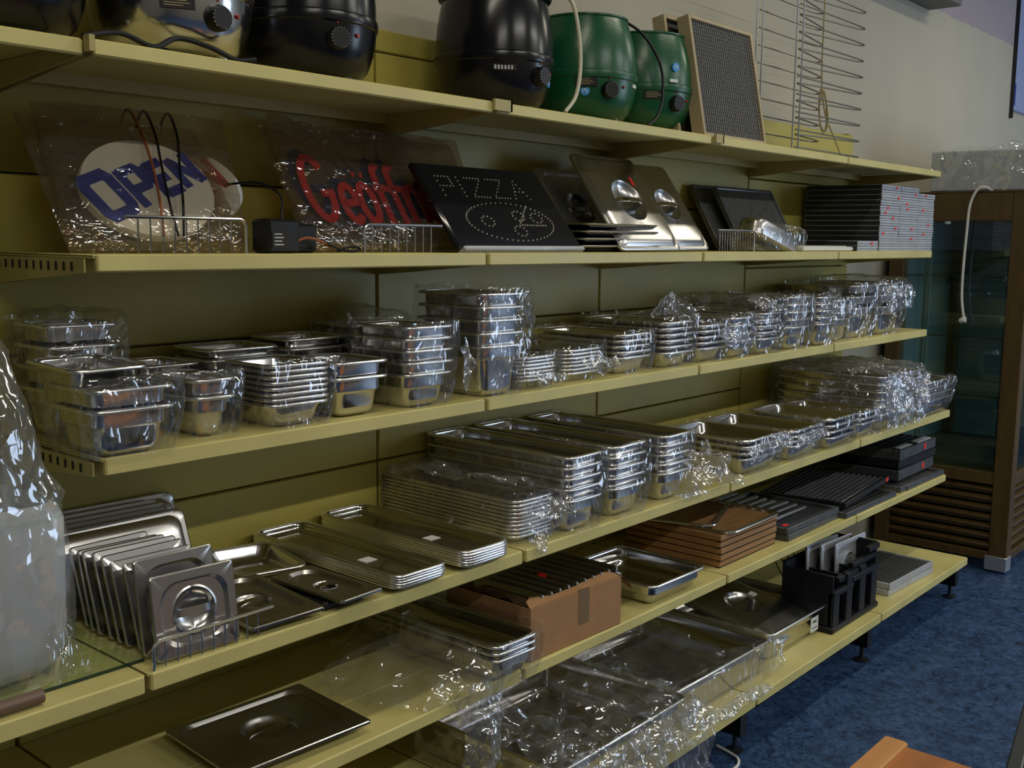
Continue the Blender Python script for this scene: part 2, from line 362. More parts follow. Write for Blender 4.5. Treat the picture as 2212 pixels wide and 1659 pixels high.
# ------------------------------------------------------------------ pans
PANM = {}
def pan_meshes(w, l, h):
    key = (round(w, 4), round(l, 4), round(h, 4))
    if key in PANM: return PANM[key]
    r = .030
    sec = [(.010, h), (.0125, h-.003), (.014, h-.008)]
    if h > .06:
        s = .032; sec += [(.0150, h-s), (.0205, h-s-.006)]; tb = .0215+.055*(h-s)
    else: tb = .0165+.10*h
    rb = min(.022, h*.5)
    sec += [(tb, rb)]
    for a in (30, 60, 90): sec.append((tb+rb*(1-cos(radians(a))), rb-rb*sin(radians(a))))
    mb = MB(); mb.loft([rrect(w-2*i, l-2*i, max(.006, r-i*.3), 24, z=max(z, 0.0)) for i, z in sec], False, True)
    rings = []
    for i, z in ((.011, h), (.005, h+.0006), (.0022, h+.0001), (.0005, h-.0018), (0, h-.004), (.0006, h-.0062), (.0022, h-.0072), (.0035, h-.005), (.004, h-.0025), (.011, h-.002)):
        rings.append(rrect(w-2*i, l-2*i, max(.006, r-i*.3), 24, z=z))
    rm = MB().loft(rings, closed=True)
    a, b = mb.mesh('basin', 40), rm.mesh('rim', 75); a.materials.append(STEEL); b.materials.append(RIM)
    PANM[key] = (a, b); return PANM[key]
def pan(loc, w, l, h, label, group=None, rot=(0,0,0), cat='pan'):
    t = thing('gastronorm_pan', label, cat, loc, rot, group)
    a, b = pan_meshes(w, l, h); obj('basin', a, None, t); obj('rim', b, None, t)
    return t
def stack(desc, x0, w, l, yf, k, h, n, pitch, rz=0.0, jit=.002, z=None, tilt=0.0):
    z0 = Z[k] if z is None else z
    cx, cy = x0+w/2, yf+l/2
    for i in range(n):
        lab = '%s pan in the %s' % (ordinal(n-1-i, n), desc)
        j = lambda: random.uniform(-jit, jit)
        pan((cx+j(), cy+j(), z0+i*pitch+.0005), w, l, h, lab, 'pans in the '+desc, (tilt+j()*.8, 0, rz+j()*3))

# ------------------------------------------------------------------ plastic film
def nz3(x, y, z): return noise.noise(Vector((x, y, z)))
def crink(x, y, z, a):
    return a*((1-abs(nz3(x*22, y*22, z*22))*2.2)*.5 + nz3(x*48+5, y*48, z*48)*.45 + nz3(x*9, y*9, z*9+3)*.6)
def wrap(label, x0, x1, y0, y1, z0, z1, amp=.006, material=None, pinch=0.0, puff=0.012, name='plastic_bag', seed=0, flare=0.0, cat='plastic bag', top=True):
    w, l, hh = x1-x0, y1-y0, z1-z0; cx, cy = (x0+x1)/2, (y0+y1)/2
    n = max(32, int((w+l)*2/.011)//4*4); kz = max(6, int(hh/.011)); rings = []
    def ring(zz, ins, top):
        base = rrect(w-2*ins, l-2*ins, .035, n, cx, cy, zz); R = []
        m_ = len(base)
        # resample evenly around the outline
        P = [Vector(p) for p in base]; d = [0]
        for i in range(m_): d.append(d[-1]+(P[(i+1) % m_]-P[i]).length)
        j = 0
        for q in range(n):
            s = d[-1]*q/n
            while d[j+1] < s: j += 1
            t = (s-d[j])/max(1e-9, d[j+1]-d[j]); p = P[j].lerp(P[(j+1) % m_], t)
            o = Vector((p.x-cx, p.y-cy, 0)); o.normalize()
            a = crink(p.x+seed, p.y, p.z, amp)
            p = p+o*a+Vector((0, 0, a*(1.3 if top else .4)))
            R.append(p)
        return R
    for i in range(kz+1):
        f = i/kz; zz = z0+hh*f
        ins = pinch*(1-f)**1.5 - .004*sin(f*pi) - flare*max(0, f-.7)
        rings.append(ring(zz, ins, False))
    for f in ((.12, .3, .5, .7, .9) if top else (.03, .07)):
        rings.append(ring(z1+puff*sin(f*pi/2), min(w, l)*.49*f, True))
    mb = MB().loft(rings, False, top)
    return tag(obj(name, mb, material or PLASTIC, smooth=60), label, cat)
def sheet(label, c, amp=.012, nu=26, nv=26, material=None, seed=0, name='plastic_sheet', sag=0.0, cat='plastic film', parent=None, ragged=.1, fine=.6):
    # crumpled loose film stretched over a grid of control points given as rows
    rows = [[Vector(p) for p in r] for r in c]; mb = MB(); vs = []
    def lin(a, t):
        s = t*(len(a)-1); i = min(int(s), len(a)-2); return a[i].lerp(a[i+1], s-i)
    for j in range(nv+1):
        tv = j/nv; s = tv*(len(rows)-1); i = min(int(s), len(rows)-2)
        for q in range(nu+1):
            tu = q/nu
            tu2 = min(1, max(0, tu)); p = lin(rows[i], tu2).lerp(lin(rows[i+1], tu2), s-i)
            x, y, z_ = p.x+seed, p.y, p.z
            e = 1.0
            d = Vector((nz3(x*19, y*19, z_*19), nz3(x*19+9, y*19, z_*19), nz3(x*19, y*19+9, z_*19)))*amp*1.2
            d += Vector((nz3(x*50, y*50, z_*50), nz3(x*50+9, y*50, z_*50), nz3(x*50, y*50+9, z_*50)))*amp*fine
            if q in (0, nu) or j in (0, nv): d *= 1+ragged*6
            vs.append(p+d-Vector((0, 0, sag*4*tu*(1-tu))))
    fs = [(j*(nu+1)+q, j*(nu+1)+q+1, (j+1)*(nu+1)+q+1, (j+1)*(nu+1)+q) for j in range(nv) for q in range(nu)]
    mb.add(vs, fs); o = obj(name, mb, material or PLASTIC, parent, smooth=50)
    return tag(o, label, cat) if not parent else o

# ------------------------------------------------------------------ lids (local XY plane, face +Z, origin at the middle of the near edge)
LIDM = {}
def lid_meshes(w, l, kind='round'):
    key = (w, l, kind)
    if key in LIDM: return LIDM[key]
    n = 40; cy = l/2
    pale = kind == 'pale'
    def R(i, z, r): return rrect(w-2*i, l-2*i, r, n, 0, cy, z)
    rd = min(w, l)*(.27 if l < .2 else .22)
    def C(r, z): return [(r*cos(a), cy+r*sin(a), z) for a in [2*pi*(k//10)/4+(pi/2)*(k % 10)/9.0 for k in range(n)]]
    rings = [R(.003, -.004, .006), R(0, -.004, .007), R(0, .001, .007), R(.002, .0025, .007), R(.016, .0025, .035), R(.021, -.0045, .040), R(.034, -.005, .045)]
    if kind == 'raised': rings = [R(.004, -.006, .02), R(0, -.006, .02), R(0, .001, .02), R(.003, .003, .02), R(.012, .003, .028), R(.020, .010, .03), R(.032, .013, .03)]
    zb = -.005 if kind != 'raised' else .013
    for f, dz in ((1.12, 0), (1.03, .0015), (.97, -.002), (.92, -.12*rd), (.82, -.20*rd), (.68, -.27*rd), (.50, -.32*rd), (.32, -.345*rd), (.15, -.355*rd), (.03, -.36*rd)): rings.append(C(rd*f, zb+dz))
    mb = MB().loft(rings, False, True)
    hd = MB()
    hw = rd*.93
    rr = [[(x, cy-.007, zb+z-.0016), (x, cy+.007, zb+z-.0016), (x, cy+.007, zb+z+.0016), (x, cy-.007, zb+z+.0016)] for x, z in ((-hw, -.004), (-hw*.85, .001), (-hw*.5, .0035), (0, .0045), (hw*.5, .0035), (hw*.85, .001), (hw, -.004))]
    hd.loft(rr, True, True)
    a, b = mb.mesh('plate', 28), hd.mesh('handle', 50); a.materials.append(STEELP if pale else STEELM); b.materials.append(STEEL)
    LIDM[key] = (a, b); return LIDM[key]
def lid(loc, w, l, label, rot=(0,0,0), kind='round', group=None, sticker=None, name='pan_lid'):
    t = thing(name, label, 'lid', loc, rot, group)
    a, b = lid_meshes(w, l, kind); obj('plate', a, None, t); obj('handle', b, None, t)
    if sticker:
        sx, sy, sw, sl, smat, szz = sticker
        obj('sticker', MB().box(sx-sw/2, sx+sw/2, sy-sl/2, sy+sl/2, szz, szz+.0006), smat, t)
    return t
# ================================================================== top shelf: soup kettles
def kettle(x, y, label, body, rimmat, face=-.55, taper=False, steel=False, extras=(), dz=.09):
    t = thing('soup_kettle', label, 'soup kettle', (x, y, Z[1]+.0005), (0, 0, 0), 'soup kettles on the top shelf')
    prof = [(.098, .020), (.118, .024), (.134, .040), (.147, .075), (.153, .110), (.154, .124)]
    obj('base_body', MB().lathe(prof, 48), body, t)
    obj('band', MB().lathe([(.154, .124), (.1575, .127), (.1585, .136), (.1575, .145), (.154, .148)], 48, cap0=False, cap1=False), body, t)
    if taper:
        obj('upper_body', MB().lathe([(.154, .148), (.1525, .180), (.1465, .220), (.1365, .260), (.124, .296)], 48, cap0=False, cap1=False), body, t)
        obj('collar', MB().lathe([(.124, .295), (.127, .297), (.127, .302), (.122, .303), (.118, .300)], 48, cap0=False, cap1=True), rimmat, t)
    else: obj('upper_body', MB().lathe([(.154, .148), (.1535, .180), (.1495, .225), (.142, .268), (.136, .290)], 48, cap0=False, cap1=False), body, t)
    if not taper: obj('collar', MB().lathe([(.136, .288), (.146, .290), (.150, .298), (.149, .308), (.140, .312), (.128, .310)], 48, cap0=False, cap1=True), rimmat, t)
    for k in range(4):
        a = face+pi/4+k*pi/2
        obj('foot', MB().lathe([(.012, 0), (.014, .004), (.014, .018), (.010, .026)], 12, (.095*cos(a), .095*sin(a), 0)), CHROME if k % 2 else BLACK, t)
    # controls: angle measured from -y towards +x
    def onface(ang, z, rr=.002):
        a = -pi/2+ang; r = .1535-(.124-z)*.12 if z < .124 else .155
        return (r+rr)*cos(a), (r+rr)*sin(a), z, a
    def plate(nm, ang, z, w, h, mt, par=t, thick=.003):
        px, py, pz, a = onface(ang, z, 0)
        o = obj(nm, MB().bbox(-.002, thick, -w/2, w/2, -h/2, h/2, .001), mt, par); o.location = (px, py, pz); o.rotation_euler = (0, 0, a); return o
    def disc(nm, ang, z, r, mt, depth=.003, par=t, ring=None):
        px, py, pz, a = onface(ang, z, 0)
        o = obj(nm, MB().lathe([(r, -.004), (r, depth*.7), (r*.86, depth)], 20), mt, par); o.location = (px, py, pz); o.rotation_euler = (0, pi/2, a); return o
    da = face
    d = disc('dial', da, dz, .024, BLACK, .020)
    mk = MB()
    for k in range(16):
        a = pi*.1+k*2*pi/18; mk.box(.0205*cos(a)-.0006, .0205*cos(a)+.0006, .0205*sin(a)-.0006, .0205*sin(a)+.0006, .017, .0205)
    obj('dial_mark', mk, WHITE, d)
    disc('indicator_light', da+.34, dz+.012, .0045, REDLIGHT, .005); disc('indicator_light', da, dz+.032, .0025, REDLIGHT, .003)
    for e in extras:
        kind, ang, z = e[:3]
        if kind == 'blue':
            b = disc('blue_sticker', ang, z, .013, BLUES, .0012)
            obj('white_mark', MB().ribbon([(-.005, -.003), (-.001, .004), (.005, .005)], .003, .0012, .0018).ribbon([(-.004, -.006), (.004, -.006)], .002, .0012, .0018), WHITE, b)
        elif kind == 'plate':
            b = plate('rating_plate', ang, z, .062, .024, BLACK, thick=.0015)
            ln = MB()
            for j in range(4): ln.box(.0014, .0019, -.024, .010+.012*((j*37) % 3)/2, .007-j*.0045, .0085-j*.0045)
            obj('print_line', ln, ROPE, b)
        elif kind == 'tag': plate('white_tag', ang, z, .030, .010, WHITE)
        elif kind == 'brand':
            b = plate('name_plate', ang, z, .060, .016, DARKSLOT, thick=.0012)
            ln = MB()
            for j in range(6): ln.box(.0011, .0018, -.026+j*.0085, -.021+j*.0085, -.005, .005)
            obj('print_line', ln, CHROME, b)
    return t
kettle(-1.06, -.20, 'black soup kettle at the far left end of the top shelf', BLACKG, BLACK, .2)
K2 = kettle(-.725, -.215, 'polished stainless steel soup kettle between two black kettles', STEEL, BLACK, .02, extras=(('plate', -.48, .100),), dz=.08)
kettle(-.385, -.20, 'black soup kettle standing right of the steel kettle', BLACKG, BLACK, -.235)
K4 = kettle(.235, -.20, 'black soup kettle with dark collar beside the green kettles', BLACKG, BLACK, .035, extras=(('brand', -.67, .105), ('blue', .40, .083)))
K5 = kettle(.615, -.205, 'larger green soup kettle next to the black one', GREEN, GREEN, -.42, True, extras=(('plate', -.86, .112), ('blue', -.88, .088), ('tag', .33, .113)), dz=.092)
K6 = kettle(.935, -.195, 'green soup kettle with white tag beside the mesh filter', GREEN, GREEN, -.245, True, extras=(('plate', -.74, .112), ('blue', -.29, .195), ('tag', -.34, .155)))
def cord(label, pts, r, mt, name='power_cord', cat='cord', n=8, par=None):
    if par:
        q = Vector(par.location); R = par.rotation_euler.to_matrix().transposed()
        return obj(name, MB().tube([R @ (p-q) for p in smoothpath(pts, n)], r, 8), mt, par, smooth=80)
    return tag(obj(name, MB().tube(smoothpath(pts, n), r, 8), mt, smooth=80), label, cat)
cord('cream power cord hanging in front of the first green kettle', [(.30, -.365, 2.25), (.33, -.385, 2.21), (.345, -.395, 2.13), (.345, -.400, 2.05), (.325, -.402, 1.98), (.285, -.400, 1.938)], .0052, CORDC, par=K4)
cord('black power cord draped between the two green kettles', [(.60, -.21, 2.240), (.67, -.275, 2.242), (.735, -.325, 2.205), (.778, -.362, 2.12), (.775, -.375, 2.03), (.735, -.385, 1.97), (.68, -.39, 1.938)], .0042, BLACK, par=K5)
cord('black power cord beside the mesh filter and green kettle', [(.92, -.20, 2.240), (.985, -.25, 2.243), (1.045, -.30, 2.215), (1.078, -.335, 2.15), (1.078, -.345, 2.08), (1.045, -.355, 1.99), (.985, -.37, 1.938)], .0042, BLACK, par=K6)
cord('black power cord coiled below the steel kettle on the top shelf', [(-1.0, -.39, 1.94), (-.93, -.385, 1.955), (-.87, -.39, 1.94), (-.82, -.385, 1.962), (-.76, -.392, 1.955), (-.70, -.39, 1.94), (-.66, -.395, 1.945)], .005, BLACK, par=K2)

# grease filters leaning at the back of the top shelf
def mesh_filter(loc, rot, w, h, label, detailed):
    t = thing('grease_filter', label, 'filter', loc, rot, 'grease filters on the top shelf')
    fr = MB(); b = .012; d = .045
    fr.bbox(-w/2, -w/2+b, 0, h, -d, 0, .002); fr.bbox(w/2-b, w/2, 0, h, -d, 0, .002); fr.bbox(-w/2+b, w/2-b, 0, b, -d, 0, .002); fr.bbox(-w/2+b, w/2-b, h-b, h, -d, 0, .002)
    obj('frame', fr, FRAMEC, t)
    obj('backing', MB().box(-w/2+b, w/2-b, b, h-b, -d+.008, -.012), MESHD, t)
    if detailed:
        g = MB()
        nx, ny = 30, 28
        for i in range(1, nx): x = -w/2+b+(w-2*b)*i/nx; g.tube([(x, b, -.006), (x, h-b, -.006)], .0011, 4)
        for i in range(1, ny): y = b+(h-2*b)*i/ny; g.tube([(-w/2+b, y, -.004), (w/2-b, y, -.004)], .0013, 4)
        tag(obj('wire_mesh', g, DWIRE, t), kind='stuff')
    return t
mesh_filter((1.185, -.395, Z[1]+.001), (radians(79), 0, 0), .40, .375, 'framed dark mesh grease filter in front, leaning on its twin', True)
mesh_filter((1.14, -.335, Z[1]+.001), (radians(79), 0, 0), .40, .375, 'cream framed grease filter behind the front mesh filter', False)

# tall wire plate rack
rk = thing('wire_rack', 'tall zigzag wire display rack standing on the top shelf', 'wire rack', (1.62, -.38, Z[1]))
Bx, By, Ay = 0, 0, .155
for nm, px, py in (('post', 0, -.012), ('post', 0, .012), ('post', -.0, Ay-.012), ('post', -.0, Ay+.012)):
    obj(nm, MB().tube([(px, py, .004), (px, py, .70)], .0028, 6), CHROME, rk)
for k in range(11):
    z = .012+k*.0605
    p = [(0, Ay, z), (.25, Ay+.005, z), (.44, Ay+.005, z), (.47, Ay-.012, z), (.44, Ay-.03, z), (.20, .088, z), (.16, .078, z), (.20, .066, z), (.50, .03, z), (.555, .016, z), (.53, 0, z), (.30, -.002, z), (0, 0, z)]
    obj('tier_wire', MB().tube(smoothpath(p, 4), .0030, 6), DWIRE, rk)
cord('yellowed cord hanging in a loose hank on the wire rack', [(2.19, -.2, 2.66), (2.19, -.2, 2.35), (2.19, -.205, 2.20), (2.165, -.21, 2.14), (2.185, -.21, 2.07), (2.225, -.21, 2.05), (2.25, -.21, 2.10), (2.225, -.205, 2.19), (2.195, -.2, 2.22), (2.18, -.2, 2.17), (2.20, -.2, 2.09), (2.235, -.205, 2.06), (2.255, -.2, 2.12), (2.235, -.2, 2.20), (2.21, -.2, 2.215), (2.24, -.2, 2.13), (2.30, -.22, 2.03), (2.33, -.25, 1.94)], .0032, ROPE, 'cord_hank', n=8)
tag(obj('flat_metal_strip', MB().bbox(1.86, 2.36, -.375, -.36, Z[1]+.001, Z[1]+.005, .001), CHROME), 'thin metal strip lying near the right end of top shelf', 'strip')

# ================================================================== second shelf: signs and lids
def lean(loc, ang, label, name, cat, rz=0, group=None): return thing(name, label, cat, loc, (ang, 0, rz), group)
th = atan2(.265, .20)
# OPEN sign
sg = OS = lean((-.80, -.285, Z[2]+.004), th, 'bagged oval OPEN sign in blue letters on the left of second shelf', 'open_sign', 'sign')
obj('acrylic_sheet', MB().bbox(-.185, .20, .004, .320, -.006, 0, .002), PLASTICB, sg)
def ellipse_prism(a, b, cx, cy, z0, z1, rot, n=64):
    f = lambda s, z: [(cx+a*s*cos(t)*cos(rot)-b*s*sin(t)*sin(rot), cy+a*s*cos(t)*sin(rot)+b*s*sin(t)*cos(rot), z) for t in [2*pi*k/n for k in range(n)]]
    return MB().loft([f(1, z0), f(1, z1-.003), f(.985, z1)], True, True)
ov = obj('oval_board', ellipse_prism(.145, .116, .018, .140, .001, .018, radians(16)), OVALW, sg)
def letters(strokes, w, z0, z1, ox, oy, sx, sy, rot, shear=0):
    mb = MB()
    for st in strokes:
        cl = st[0] == 'c'; pts = st[1:] if cl else st
        P = []
        for (a, b) in pts:
            a, b = (a+shear*b)*sx, b*sy; P.append((ox+a*cos(rot)-b*sin(rot), oy+a*sin(rot)+b*cos(rot)))
        mb.ribbon(P, w, z0, z1, cl)
    return mb
rot = radians(25)
def letter(nm, strokes, ox, oy, sx, sy, w, mt, par, z0=.018, z1=.0195, r=rot, sh=0): return obj(nm, letters(strokes, w, z0, z1, ox, oy, sx, sy, r, sh), mt, par, smooth=0)
LO = [['c', (.18, .08), (.82, .08), (.92, .2), (.92, .8), (.82, .92), (.18, .92), (.08, .8), (.08, .2)]]
LP = [[(.12, 0), (.12, 1)], [(.12, .92), (.80, .92), (.9, .82), (.9, .52), (.8, .44), (.12, .44)]]
LE = [[(.12, 0), (.12, 1)], [(.12, .92), (.95, .92)], [(.12, .5), (.8, .5)], [(.12, .08), (.95, .08)]]
LN = [[(.12, 0), (.12, 1)], [(.12, .96), (.88, .04)], [(.88, 0), (.88, 1)]]
def at(du): return (-.090+du*cos(rot)*1.05, .052+du*sin(rot)*1.05)
for ch, st, du, sx, sy in (('letter_o', LO, 0, .074, .105), ('letter_p', LP, .084, .058, .092), ('letter_e', LE, .146, .052, .082), ('letter_n', LN, .202, .058, .074)):
    ox, oy = at(du); letter(ch, st, ox, oy, sx, sy, .024 if ch == 'letter_o' else .020, BLUEL, ov)
# a second oval sign behind it
s2 = lean((-.70, -.245, Z[2]+.004), th, 'pale oval sign with red lettering half hidden behind OPEN sign', 'oval_sign', 'sign')
o2 = obj('oval_board', ellipse_prism(.168, .108, .0, .160, .001, .014, radians(3)), OVALW, s2)
letter('letter_n', LN, .085, .135, .060, .080, .018, REDL, o2, .014, .0155)
def signbag(label, x0, x1, b0, b1, h, loc, ang, seed, material=PLASTICB):
    # flattened bag of film around a leaning sign
    mb = MB(); n, kz = 44, 30; rings = []
    for i in range(kz+1):
        f = i/kz; xa = b0+(x0-b0)*f; xb = b1+(x1-b1)*f; w = xb-xa; R = []
        th_ = .020*(1-.75*f**2)+.006
        for q in range(n):
            a = 2*pi*q/n; cx = (xa+xb)/2
            px = cx+w/2*(abs(cos(a))**.5)*(1 if cos(a) >= 0 else -1); pz = .006+th_*(abs(sin(a))**.7)*(1 if sin(a) >= 0 else -1)
            d = crink(px+seed, f*h, pz+seed, .005)*(1.2-f*.5)
            R.append((px+d*.8, f*h, pz+d))
        rings.append(R)
    mb.loft(rings, True, True)
    o = tag(obj('sign_bag', mb, material, smooth=60), label, 'plastic bag'); o.location = loc; o.rotation_euler = (ang, 0, 0)
    return o
signbag('clear crinkled bag around the OPEN sign', -.15, .27, -.19, .19, .34, (-.80, -.285, Z[2]+.004), th, 1)
def on_sign(x, s, n, base=(-.80, -.285)): # point on a leaning sign plane
    return (base[0]+x, base[1]+s*cos(th)-n*sin(th), Z[2]+.004+s*sin(th)+n*cos(th))
for lab, mt, xs in (('copper coloured cord hanging down over the OPEN sign', CORDO, (.05, .045, .03, .01, -.01)), ('black cord running over the middle of OPEN sign, left one', BLACK, (.085, .075, .05, .03, .02)), ('black cord crossing the letter E on the OPEN sign', BLACK, (.140, .125, .09, .06, .032))):
    cord(lab, [on_sign(xs[0]-.002, .335, -.03), on_sign(xs[0], .348, -.010), on_sign(xs[0]+.002, .342, .012), on_sign(xs[1], .27, .027), on_sign(xs[2], .18, .036), on_sign(xs[3], .09, .038), on_sign(xs[4], .012, .034)], .0026, mt, 'sign_cord', par=OS)
# Geoeffnet sign
tg = atan2(.285, .175)
sg = lean((-.14, -.245, Z[2]+.004), tg, 'bagged sign reading Geöffnet in red brush letters with blue shadows', 'geoeffnet_sign', 'sign')
obj('acrylic_sheet', MB().bbox(-.28, .34, .004, .330, -.006, 0, .002), PLASTICB, sg)
def arc(cx, cy, rx, ry, a0, a1, n=12): return [(cx+rx*cos(radians(a0+(a1-a0)*k/n)), cy+ry*sin(radians(a0+(a1-a0)*k/n))) for k in range(n+1)]
GL = {'letter_g': [arc(.5, .5, .42, .5, 40, 330, 18)+[(.90, .42), (.55, .42)]],
      'letter_e': [[(.12, .5), (.80, .56)]+arc(.48, .52, .36, .46, 15, 320, 14)],
      'letter_o': [['c']+arc(.5, .5, .36, .48, 0, 345, 16)],
      'letter_f': [arc(.68, .85, .24, .2, 50, 180, 6)+[(.44, .4), (.48, 0)], [(.15, .62), (.85, .64)]],
      'letter_n': [[(.12, .95), (.14, 0)], [(.14, .6)]+arc(.5, .55, .34, .38, 150, 0, 8)+[(.84, 0)]],
      'letter_t': [[(.45, 1), (.45, .1), (.7, .04)], [(.1, .72), (.8, .74)]]}
def gword(mt, dx, dy, z0, z1, pre):
    for ch, x, y, sx, sy in (('letter_g', -.235, .075, .085, .165), ('letter_e', -.140, .065, .062, .105), ('letter_o', -.085, .070, .062, .105), ('letter_f', -.030, .068, .062, .155), ('letter_f', .015, .068, .062, .155), ('letter_n', .070, .072, .065, .11), ('letter_e', .135, .072, .062, .105), ('letter_t', .195, .074, .055, .14)):
        letter(pre+ch, GL[ch], x+dx, y+dy, sx, sy, .0195, mt, sg, z0, z1, radians(1.5), 0)
    for x in (-.072, -.048): letter(pre+'umlaut_dot', [[(0, 0), (.002, .014)]], x+dx, .195+dy, 1, 1, .009, mt, sg, z0, z1, 0)
gword(BLUEDK, -.010, .018, .001, .003, 'shadow_')
gword(REDL, 0, 0, .010, .013, '')
signbag('clear crinkled bag around the Geöffnet sign', -.27, .36, -.30, .28, .335, (-.14, -.245, Z[2]+.004), tg, 4)
sheet('loose film crumpled along the top of the Geöffnet sign', [[(-.40, -.10, 1.845), (-.2, -.09, 1.845), (.0, -.09, 1.85), (.2, -.10, 1.85)], [(-.38, -.06, 1.895), (-.2, -.05, 1.875), (.05, -.05, 1.872), (.2, -.06, 1.875)], [(-.36, -.03, 1.87), (-.2, -.02, 1.85), (.0, -.02, 1.85), (.2, -.02, 1.85)]], .010, 40, 10, PLASTICB, 3)
# wire dividers
def wire_divider(label, x0, x1, y, z, h, nw, hook=1, mt=CHROME):
    t = thing('wire_divider', label, 'wire divider', (x0, y, z), group='clip-on wire dividers')
    w = x1-x0; e = .012
    pts = [(0, 0, h), (w-e, 0, h), (w-.004, 0, h-.004), (w, 0, h-e), (w, 0, -.004)] if hook > 0 else [(0, 0, -.004), (0, 0, h-e), (.004, 0, h-.004), (e, 0, h), (w, 0, h)]
    obj('top_rail', MB().tube(pts, .0032, 7), mt, t)
    for k in range(nw):
        x = w*(k+1)/(nw+1)*.97; obj('upright_wire', MB().tube([(x, .002, -.002), (x, .002, h)], .0016, 5), mt, t)
    return t
wire_divider('chrome wire divider in front of the OPEN sign', -.93, -.680, -.380, Z[2], .066, 9)
wire_divider('chrome wire divider in front of the Geöffnet sign', -.379, -.143, -.380, Z[2], .062, 8, -1)
# power adapter
ad = thing('power_adapter', 'black plug-in power adapter between the OPEN and Geöffnet signs', 'adapter', (-.565, -.32, Z[2]))
obj('case', MB().bbox(-.040, .040, -.03, .03, .0005, .070, .006), BLACK, ad); obj('label_plate', MB().box(-.032, .008, -.0312, -.030, .012, .045), DARKSLOT, ad)
ln = MB()
for j in range(4): ln.box(-.027, -.004-.004*(j % 2), -.0318, -.0311, .017+j*.007, .0195+j*.007)
obj('print_line', ln, ALU, ad)
tag(obj('black_transformer', MB().bbox(-.515, -.44, -.30, -.24, Z[2]+.0005, Z[2]+.062, .006).box(-.50, -.455, -.304, -.30, Z[2]+.012, Z[2]+.05), BLACK), 'small black transformer box beside the Geöffnet sign', 'transformer')
cord('black lead from the adapter up behind the OPEN sign', [(-.60, -.20, 1.72), (-.555, -.25, 1.725), (-.53, -.29, 1.70), (-.545, -.315, 1.665), (-.55, -.32, 1.648)], .0025, BLACK, 'adapter_lead', par=ad)
cord('thin copper lead lying by the black transformer', [(-.52, -.315, 1.60), (-.49, -.325, 1.612), (-.45, -.325, 1.604), (-.42, -.33, 1.588)], .003, CORDO, 'copper_lead', 'lead')
cord('black lead trailing on the shelf before the Geöffnet sign', [(-.44, -.33, 1.60), (-.415, -.345, 1.588), (-.385, -.35, 1.584), (-.36, -.345, 1.590), (-.385, -.34, 1.594), (-.42, -.34, 1.584)], .0025, BLACK, 'black_lead', 'lead')
# LED sign
tl = atan2(.208, .172)
sg = lean((.155, -.372, Z[2]+.012), tl, 'black LED pizza sign board leaning on the second shelf', 'led_sign', 'sign')
obj('board', MB().bbox(-.225, .255, 0, .272, -.02, .0, .006), LEDB, sg)
obj('bottom_rail', MB().bbox(-.225, .245, -.012, 0, -.018, .012, .003), ALU, sg)
dots = MB()
def dot(x, y): dots.lathe([(.0022, 0), (.002, .0016), (.001, .0024)], 6, (x, y, 0), False, True)
def dline(P, n):
    for k in range(n):
        s = k/(n-1)*(len(P)-1); i = min(int(s), len(P)-2); f = s-i; dot(P[i][0]+(P[i+1][0]-P[i][0])*f, P[i][1]+(P[i+1][1]-P[i][1])*f)
lx, ly, lw, lh = -.17, .165, .058, .062
dline([(lx, ly), (lx, ly+lh), (lx+lw*.8, ly+lh), (lx+lw*.8, ly+lh*.5), (lx, ly+lh*.5)], 17)
dline([(lx+.075, ly), (lx+.075, ly+lh)], 6)
for q in (.105, .185): dline([(lx+q, ly+lh), (lx+q+lw, ly+lh), (lx+q, ly), (lx+q+lw, ly)], 17)
dline([(lx+.265, ly), (lx+.295, ly+lh), (lx+.325, ly)], 11); dline([(lx+.28, ly+lh*.4), (lx+.31, ly+lh*.4)], 3)
for k in range(52): a = 2*pi*k/52; dot(.02+.165*cos(a), .085+.062*sin(a))
for cx, cy in ((-.07, .085), (.035, .055), (.06, .105), (.13, .10)):
    for k in range(10): a = 2*pi*k/10; dot(cx+.022*cos(a), cy+.016*sin(a))
dline([(.045, .075), (.15, .075)], 12); dline([(.045, .075), (.115, .14)], 10)
tag(obj('led_dots', dots, LEDD, sg), kind='stuff')
# black pans and lids in the middle of the second shelf
for k in range(4):
    t = thing('black_tray', '%s black tray in the low stack before the leaning lids' % ordinal(3-k, 4), 'tray', (.66, -.20, Z[2]+.001+k*.0205), (0, 0, radians(2*k-3)), 'black trays in the low stack')
    obj('basin', MB().loft([rrect(.40-2*i, .27-2*i, .03, 24, z=z) for i, z in ((.012, .018), (.014, .013), (.022, .002), (.03, 0))], False, True), BLACKG, t)
    obj('rim', MB().loft([rrect(.40-2*i, .27-2*i, .03, 24, z=z) for i, z in ((.012, .0185), (.002, .0185), (0, .016), (.002, .0135), (.012, .016))], closed=True), STEELM, t)
tl2 = atan2(.27, .19)
lid((.79, -.345, Z[2]+.006), .325, .345, 'large steel lid with red sticker and dome dimple, leaning, left of pair', (tl2, 0, 0), 'raised', 'large leaning lids', (.07, .245, .016, .03, RED, .0135), 'large_lid')
lid((1.07, -.300, Z[2]+.006), .265, .335, 'large steel lid leaning behind, right of the red-stickered lid', (tl2, 0, 0), 'raised', 'large leaning lids', None, 'large_lid')
lid((.66, -.26, Z[2]+.006), .265, .29, 'dark lid leaning at the back, left of the red-stickered lid', (tl2, 0, 0), 'round', 'large leaning lids', None, 'large_lid')
